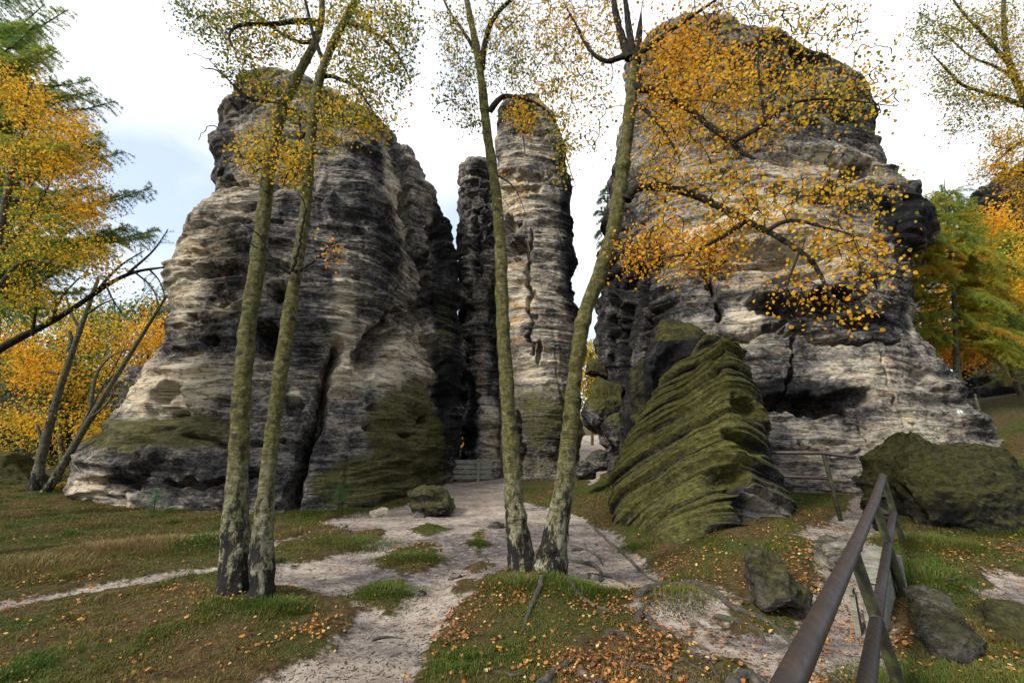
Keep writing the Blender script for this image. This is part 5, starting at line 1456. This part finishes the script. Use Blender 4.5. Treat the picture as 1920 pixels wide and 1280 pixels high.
ROOTS = [([(1195, 1118), (1260, 1090), (1300, 1095), (1340, 1120), (1380, 1140), (1430, 1150), (1500, 1185)], .05, .018, 'long thick dark root winding right from the path below the wedge boulder'),
         ([(1340, 1142), (1380, 1150), (1420, 1160), (1430, 1175)], .03, .012, 'short root branching under the long dark one'),
         ([(1112, 985), (1135, 1005), (1165, 1020), (1190, 1045), (1225, 1070), (1260, 1085)], .028, .014, 'slim root edging the path left of the wedge boulder'),
         ([(1060, 1036), (1090, 1040), (1120, 1046), (1130, 1070)], .035, .016, 'root forming a step right of the V shaped birches'),
         ([(1070, 1020), (1100, 1016), (1120, 1028), (1132, 1045)], .025, .012, 'upper root step right of the V shaped birches'),
         ([(1195, 1150), (1205, 1135), (1220, 1155), (1235, 1160)], .035, .02, 'knobbly arched root stub in the middle of the foreground'),
         ([(1215, 1160), (1260, 1165), (1300, 1178), (1330, 1190)], .018, .010, 'thin straight root below the knobbly stub'),
         ([(1000, 1260), (1030, 1235), (1055, 1222), (1070, 1215)], .030, .020, 'mossy root rising at the bottom centre'),
         ([(1085, 1232), (1100, 1240), (1130, 1262), (1150, 1275)], .028, .018, 'dark root just right of the mossy one at the bottom centre'),
         ([(1235, 1235), (1290, 1250), (1340, 1262), (1400, 1290)], .024, .014, 'low root crossing the leaf strewn ground near the bottom'),
         ([(1290, 1195), (1330, 1215), (1345, 1245), (1350, 1262)], .016, .009, 'thin curving root among orange leaves'),
         ([(1140, 1175), (1165, 1165), (1190, 1185)], .026, .016, 'arched root with grass behind it'),
         ([(1270, 1215), (1320, 1235), (1360, 1245)], .014, .008, 'thin pale rootlet beside the curving root'),
         ([(700, 1168), (735, 1160), (760, 1164)], .012, .010, 'pale stick lying on the sandy path edge'),
         ([(1020, 1100), (1005, 1125), (985, 1150), (975, 1170)], .035, .012, 'root running down from the foot of the V shaped birches'),
         ([(1060, 1100), (1090, 1125), (1130, 1140), (1165, 1145)], .035, .012, 'root spreading right from the foot of the V shaped birches'),
         ([(1310, 1110), (1350, 1125), (1395, 1130), (1440, 1140), (1480, 1160)], .022, .012, 'slim root above the long thick dark root'),
         ([(1150, 1210), (1200, 1225), (1260, 1222), (1310, 1240)], .022, .010, 'wavy root low in the leaf strewn foreground'),
         ([(1240, 1160), (1290, 1200), (1330, 1225), (1370, 1232)], .014, .008, 'thin crossing rootlet in the leaf strewn foreground'),
         ([(1100, 1060), (1140, 1062), (1180, 1080), (1215, 1100)], .02, .010, 'low root across the worn earth below the root steps'),
         ([(905, 1235), (935, 1228), (960, 1240), (985, 1236)], .018, .010, 'small root near the bottom left of the mossy root'),
         ([(1370, 1262), (1400, 1240), (1425, 1258)], .045, .03, 'stubby root hump near the handrail foot')]
for i, (pp, a_, b_, lb) in enumerate(ROOTS):
    root_obj(pp, a_, b_, lb, seed=300 + i)

# loose stones
def stone(px, py, r, lb, seed, tone=.45, moss=.1):
    x, y = ground_xy(px, py, .08)
    z = float(ground_z(np.array([x]), np.array([y]))[0])
    nv, nu = 22, 32
    th = np.linspace(0, math.pi, nv)[:, None]; ph = np.linspace(0, 2 * math.pi, nu, endpoint=False)[None]
    S_ = np.stack([np.sin(th) * np.cos(ph), np.sin(th) * np.sin(ph), np.cos(th) + 0 * ph], -1)
    d = 1 + .35 * pn(S_ * 1.2, seed) + .12 * pn(S_ * 3.5, seed + 1)
    V = S_ * d[..., None] * np.array([r * 1.25, r, r * .62]) + np.array([x, y, z + r * .18])
    o = mesh_obj('stone', V, grid_faces(nv, nu, True)[:, ::-1], M_boulder, None, {'tone': np.full(nv * nu, tone), 'moss': np.full(nv * nu, moss), 'warm': np.zeros(nv * nu), 'lichen': np.zeros(nv * nu)})
    tag(o, lb, 'stone', 'loose stones on the path')
for i, (x_, y_, r_w, lb, tn) in enumerate([(853, 1076, .065, 'fist sized grey stone in the middle of the sandy path', .5), (787, 967, .10, 'small pale stone below the flat mossy boulder', .6), (715, 962, .20, 'flat pale stone slab at the foot of the broad tower', .75),
                                        (1115, 1078, .07, 'pale flat stone on the path right of the V shaped birches', .75), (930, 985, .12, 'grey stone sunk in the path left of the V shaped birches', .4), (1785, 1118, .05, 'small stone in the leaves at the right', .5), (640, 985, .09, 'pale stone at the end of the narrow side trail', .7),
                                        (1455, 1135, .05, 'small pale stone by the triangular mossy stone', .6), (790, 1100, .05, 'little brown stone on the sand', .45), (1175, 925, .12, 'low stone near the left foot of the wedge', .4)]):
    stone(x_, y_, r_w, lb, 400 + i, tn)

# ------------------------------------------------------------------ grass, litter, low plants
def sample_ground(n, ylo, yhi, seed, want):
    r_ = np.random.default_rng(seed)
    D = ylo + (yhi - ylo) * r_.uniform(0, 1, n * 3) ** 1.5
    u = r_.uniform(-1.32, 1.25, n * 3)
    x = u * (D * CT + .3); y = D
    s = sand_mask(x, y)
    k = want(x, y, s, r_)
    x, y, s = x[k][:n], y[k][:n], s[k][:n]
    return x, y, s

def _green(x, y):
    P = np.stack([x, y, 0 * x], -1)
    return sstep(-0.3, 0.4, fbm(P * 0.9, 3, 41))
def wantg(x, y, s, r_):
    P = np.stack([x, y, 0 * x], -1)
    dn = 0.15 + 0.85 * sstep(-.1, .3, fbm(P * 1.6, 4, 71))
    dn = dn * np.where((x > 0.4) & (y < 5.6) & (x < 3.3), .55, 1)
    return (s < -0.03) & (r_.uniform(size=x.shape) < dn)
x, y, s = sample_ground(560000, 2.7, 16, 5, wantg)
r_ = np.random.default_rng(9)
n = len(x)
z = ground_z(x, y, s)
P = np.stack([x, y, 0 * x], -1)
tuft = sstep(.0, .45, fbm(P * 1.6, 3, 81))
hgt = (0.018 + 0.042 * tuft) * r_.uniform(.5, 1.5, n) * sstep(0.0, .25, -s + .05) * np.where(y > 8, 1.3, 1) * np.where((x < -2.2) & (y > 6.2), 1.4, 1)
gh = _green(x, y)
hue = np.clip(.68 - .60 * gh * (0.5 + .5 * tuft) + r_.normal(size=n) * .16, 0, 1)
hue = np.where((x > .3) & (x < 3.4) & (y < 5.2), hue + .12, hue)
az = r_.uniform(0, 2 * np.pi, n)
dr = np.stack([np.cos(az), np.sin(az)], -1)
lean_ = r_.uniform(.15, 1.1, n)[:, None]
wdt = 0.0017 * r_.uniform(.7, 1.4, n)[:, None] * (1 + y[:, None] / 9)
B = np.stack([x, y, z - .004], -1)
sd3 = np.stack([-dr[:, 1], dr[:, 0], 0 * x], -1)
d3 = np.stack([dr[:, 0], dr[:, 1], 0 * x], -1)
H3 = hgt[:, None]
upv = np.array([0, 0, 1.0])
M1 = B + upv * H3 * .6 + d3 * lean_ * H3 * .3
TT = B + upv * H3 * (1.05 - .25 * lean_) + d3 * lean_ * H3 * .95
BF = np.array([[0, 1, 2, 3], [3, 2, 4, 5]])
V = np.stack([B - sd3 * wdt, B + sd3 * wdt, M1 + sd3 * wdt * .8, M1 - sd3 * wdt * .8, TT + sd3 * wdt * .15, TT - sd3 * wdt * .15], 1)
gobj = mesh_obj('grass', V, (BF[None] + (np.arange(n) * 6)[:, None, None]).reshape(-1, 4), M_grass, None, {'hue': np.repeat(hue, 6)}, smooth=False)
tag(gobj, 'short green and straw coloured grass over the forest floor', 'grass', kind='stuff')

def wantl(x, y, s, r_):
    P = np.stack([x, y, 0 * x], -1)
    right = sstep(-1.5, 1.5, x) * sstep(8.5, 5, y)
    dn = 0.06 + 0.94 * sstep(0.12, .42, fbm(P * 1.1, 4, 91) + .16 * right) + .16 * right
    dn = dn * np.where(s > .08, .22 + .5 * (x > 1.5), 1)
    return r_.uniform(size=x.shape) < dn
def leaves_on_ground(n, ylo, yhi, seed, size):
    x, y, s = sample_ground(n, ylo, yhi, seed, wantl)
    r_ = np.random.default_rng(seed + 1)
    n = len(x)
    z = ground_z(x, y, s) + np.where(s < 0, r_.uniform(.004, .035, n), .006)
    nn_ = r_.normal(size=(n, 3)) * .42 + np.array([0, 0, 1.0]); nn_ /= np.linalg.norm(nn_, axis=1)[:, None]
    a = r_.normal(size=(n, 3)); d = a - (a * nn_).sum(1)[:, None] * nn_; d /= np.linalg.norm(d, axis=1)[:, None]
    sd_ = np.cross(nn_, d)
    sz = size * np.exp(r_.normal(size=n) * .28)
    sh = LEAF_SHAPE; k = len(sh)
    V = np.stack([x, y, z], -1)[:, None, :] + sz[:, None, None] * (sh[None, :, 0, None] * sd_[:, None] * 1.0 + sh[None, :, 1, None] * d[:, None] + .45 * (sh[None, :, 0, None] ** 2 * 2.2 - .25 * sh[None, :, 1, None] ** 2) * nn_[:, None] * r_.uniform(-.4, 1.2, n)[:, None, None])
    hue = np.clip(r_.normal(.44, .27, n), 0, 1)
    return V, hue, k, n
V, hue, k, n = leaves_on_ground(36000, 2.8, 15, 33, .025)
lit = mesh_obj('leaf_litter', V, np.arange(n * k).reshape(-1, k), M_fallen, None, {'hue': np.repeat(hue, k)}, smooth=False)
tag(lit, 'orange and yellow fallen birch leaves scattered over grass and sand', 'leaf litter', kind='stuff')

# crumbs, twigs and pebbles on the sand
def wantp(x, y, s, r_): return s > .0
x, y, s = sample_ground(22000, 2.8, 14, 44, wantp)
r_ = np.random.default_rng(45); n = len(x)
z = ground_z(x, y, s)
az = r_.uniform(0, 6.28, n); ln = .006 + .05 * r_.uniform(0, 1, n) ** 6; wd = .0035 * r_.uniform(.5, 1.6, n)
d3 = np.stack([np.cos(az), np.sin(az), 0 * az], -1); s3 = np.stack([-np.sin(az), np.cos(az), 0 * az], -1)
c3 = np.stack([x, y, z + .003], -1)
apex = c3 + np.array([0, 0, 1]) * (wd * 1.1)[:, None]
V = np.stack([c3 - d3 * ln[:, None], c3 + s3 * wd[:, None], c3 + d3 * ln[:, None], c3 - s3 * wd[:, None], apex], 1)
F = np.array([[0, 3, 4], [3, 2, 4], [2, 1, 4], [1, 0, 4]])[None] + (np.arange(n) * 5)[:, None, None]
cr_ = mesh_obj('forest_debris', V, F.reshape(-1, 3), M_root, None, None, smooth=False)
tag(cr_, 'bark crumbs, twigs and grit strewn on the sandy path', 'debris', kind='stuff')

def tuft_plant(name, px, py, r, h, hue, lb, cat, seed, nbl=900, leafy=False, z0=.1):
    x, y = ground_xy(px, py, z0)
    r_ = np.random.default_rng(seed)
    if not leafy: h = h * .62; nbl = int(nbl * 1.3)
    a = r_.uniform(0, 6.28, nbl); rr = r * np.sqrt(r_.uniform(0, 1, nbl))
    rr = rr * (1 + .45 * pn(np.stack([np.cos(a) * 1.6, np.sin(a) * 1.6, 0 * a + seed], -1), seed)); rr = np.minimum(np.abs(rr), r * 1.4)
    X = x + rr * np.cos(a) * 1.5 + .05 * r_.normal(size=nbl); Y = y + .05 * r_.normal(size=nbl) + rr * np.sin(a)
    Z = ground_z(X, Y)
    B = np.stack([X, Y, Z], -1)
    if leafy:
        hh = h * (1 - (rr / r) ** 2 * .7) * r_.uniform(0.15, 1, nbl)
        P = B + np.stack([0 * hh, 0 * hh, hh], -1)
        rt = thing(name, lb, cat)
        k_ = nbl // 8
        ST_ = np.stack([B[:k_], B[:k_] + np.array([0, 0, 1]) * (h * .8 * (1 - (rr[:k_] / r) ** 2 * .7))[:, None]], 1)
        V, F = tubes(ST_, np.full((k_, 2), .003), 3); mesh_obj('stems', V, F, M_twig, rt)
        leaf_mesh(rt, 'leaves', P, .024, np.clip(hue + r_.normal(size=nbl) * .08, 0, 1), r_, M_leaf, -.3)
        place_empty(rt, (x, y, float(ground_z(np.array([x]), np.array([y]))[0])))
        return
    d = np.stack([np.cos(a), np.sin(a), 0 * a], -1) * (rr / r)[:, None] + r_.normal(size=(nbl, 3)) * .35; d[:, 2] = 0
    hh = (h * r_.uniform(.3, 1.1, nbl) * (1.1 - .7 * (rr / r) ** 2).clip(.2))[:, None]
    sd_ = np.cross(d, [0, 0, 1]); sd_ /= np.linalg.norm(sd_, axis=1)[:, None] + 1e-9
    w = .0018 * (1 + y / 9)
    M1 = B + hh * (np.array([0, 0, .65]) + d * .3); T_ = B + hh * (np.array([0, 0, .95]) + d * .9)
    V = np.stack([B - sd_ * w, B + sd_ * w, M1 + sd_ * w * .8, M1 - sd_ * w * .8, T_ + sd_ * w * .15, T_ - sd_ * w * .15], 1)
    o = mesh_obj(name, V, (BF[None] + (np.arange(nbl) * 6)[:, None, None]).reshape(-1, 4), M_grass, None, {'hue': np.repeat(np.clip(hue + .12 + r_.normal(size=nbl) * .2, 0, 1), 6)}, smooth=False)
    tag(o, lb, cat)
TU = [('grass_tuft', 180, 1022, .45, .20, .8, 'dry brown grass tussock in the meadow at left', 'grass tuft', 2200, False), ('low_shrub', 378, 1015, .36, .16, .14, 'dark green bilberry clump left of the birch pair', 'shrub', 1800, True),
      ('low_shrub', 455, 1000, .22, .12, .16, 'small bilberry clump behind the birch pair', 'shrub', 900, True), ('low_shrub', 118, 925, .30, .30, .40, 'bright yellow green bush at the foot of the leaning trees', 'shrub', 1500, True),
      ('grass_tuft', 610, 955, .8, .16, .18, 'green grass bank at the foot of the broad tower', 'grass tuft', 3200, False), ('grass_tuft', 665, 1010, .5, .09, .12, 'green grass strip on the sand left of the path', 'grass tuft', 2600, False),
      ('grass_tuft', 770, 1035, .38, .07, .15, 'round grass island in the sand, upper one', 'grass tuft', 2600, False), ('grass_tuft', 720, 1095, .30, .07, .12, 'grass island in the sand beside the path, lower one', 'grass tuft', 2400, False),
      ('grass_tuft', 897, 1010, .14, .12, .2, 'narrow grass tuft in the middle of the path', 'grass tuft', 600, False), ('grass_tuft', 1090, 1112, .30, .12, .2, 'green grass around the foot of the V shaped birches', 'grass tuft', 2400, False),
      ('grass_tuft', 960, 1105, .26, .10, .3, 'grass at the left foot of the V shaped birches', 'grass tuft', 1600, False), ('grass_tuft', 520, 1130, .24, .13, .12, 'dark green grass by the foot of the birch pair', 'grass tuft', 1500, False),
      ('grass_tuft', 1190, 1020, .20, .11, .14, 'small green tuft beside the slim root', 'grass tuft', 900, False), ('grass_tuft', 1740, 1060, .5, .15, .35, 'long grass below the shaggy boulder', 'grass tuft', 3000, False), ('grass_tuft', 1720, 1110, .4, .14, .2, 'green grass right of the handrail posts', 'grass tuft', 2600, False),
      ('grass_tuft', 1870, 1035, .5, .14, .25, 'grass under the right end of the shaggy boulder', 'grass tuft', 2200, False), ('grass_tuft', 1270, 1120, .30, .09, .4, 'grassy hump behind the knobbly root', 'grass tuft', 1500, False), ('grass_tuft', 1545, 955, .35, .10, .3, 'mossy grass around the short railing post', 'grass tuft', 1500, False),
      ('low_shrub', 838, 880, .3, .22, .3, 'leafy plant in front of the board fence', 'shrub', 500, True), ('grass_tuft', 320, 1015, .7, .22, .75, 'long straw coloured grass left of the bilberries', 'grass tuft', 3000, False), ('grass_tuft', 60, 1050, .8, .16, .62, 'pale grass at the left edge above the narrow trail', 'grass tuft', 3200, False),
      ('low_shrub', 1420, 905, .2, .2, .2, 'little weed at the right side of the wedge boulder', 'shrub', 200, True), ('grass_tuft', 1700, 1250, .35, .12, .2, 'green grass at the bottom right beside the handrail', 'grass tuft', 2600, False), ('grass_tuft', 1870, 1260, .4, .12, .25, 'grass below the cut mossy stone in the corner', 'grass tuft', 2600, False)]
for i, (nm, px_, py_, r_w, h_, hu, lb, ct, nb_, lf) in enumerate(TU):
    tuft_plant(nm, px_, py_, r_w, h_, hu, lb, ct, 600 + i, nb_, lf)
# pine seedlings at the foot of the broad tower
for i, (px_, py_, D_, h_, lb) in enumerate([(287, 965, 10.6, .5, 'tiny pine seedling in front of the black base of the broad tower'), (636, 935, 11.0, .6, 'small blue green pine seedling at the grassy bank of the broad tower')]):
    rt = thing('pine_seedling', lb, 'young tree')
    p0 = at(px_, py_, D_)
    p0[2] = float(ground_z(np.array([p0[0]]), np.array([p0[1]]))[0])
    r_ = np.random.default_rng(800 + i)
    V, F = tubes(np.array([p0, p0 + [0, 0, h_]]), np.array([.012, .004]), 6); mesh_obj('stem', V, F, M_twig, rt)
    nb_ = 1600
    tz = r_.uniform(.35, 1, nb_); a = np.round(r_.uniform(0, 6.28, nb_) / .7) * .7; rr = (1.15 - tz) * .32 * r_.uniform(.2, 1, nb_)
    P = p0 + np.stack([rr * np.cos(a), rr * np.sin(a), tz * h_ + .2 * rr], -1)
    d = r_.normal(size=(nb_, 3)) + np.array([0, 0, .8]); d /= np.linalg.norm(d, axis=1)[:, None]
    s_ = np.cross(d, r_.normal(size=(nb_, 3))); s_ /= np.linalg.norm(s_, axis=1)[:, None]
    V = np.stack([P - s_ * .002, P + s_ * .002, P + d * .05], 1)
    mesh_obj('needles', V, np.arange(nb_ * 3).reshape(-1, 3), M_needle, rt, {'hue': np.repeat(np.clip(.12 + r_.normal(size=nb_) * .08, 0, 1), 3)}, smooth=False)
    place_empty(rt, p0)
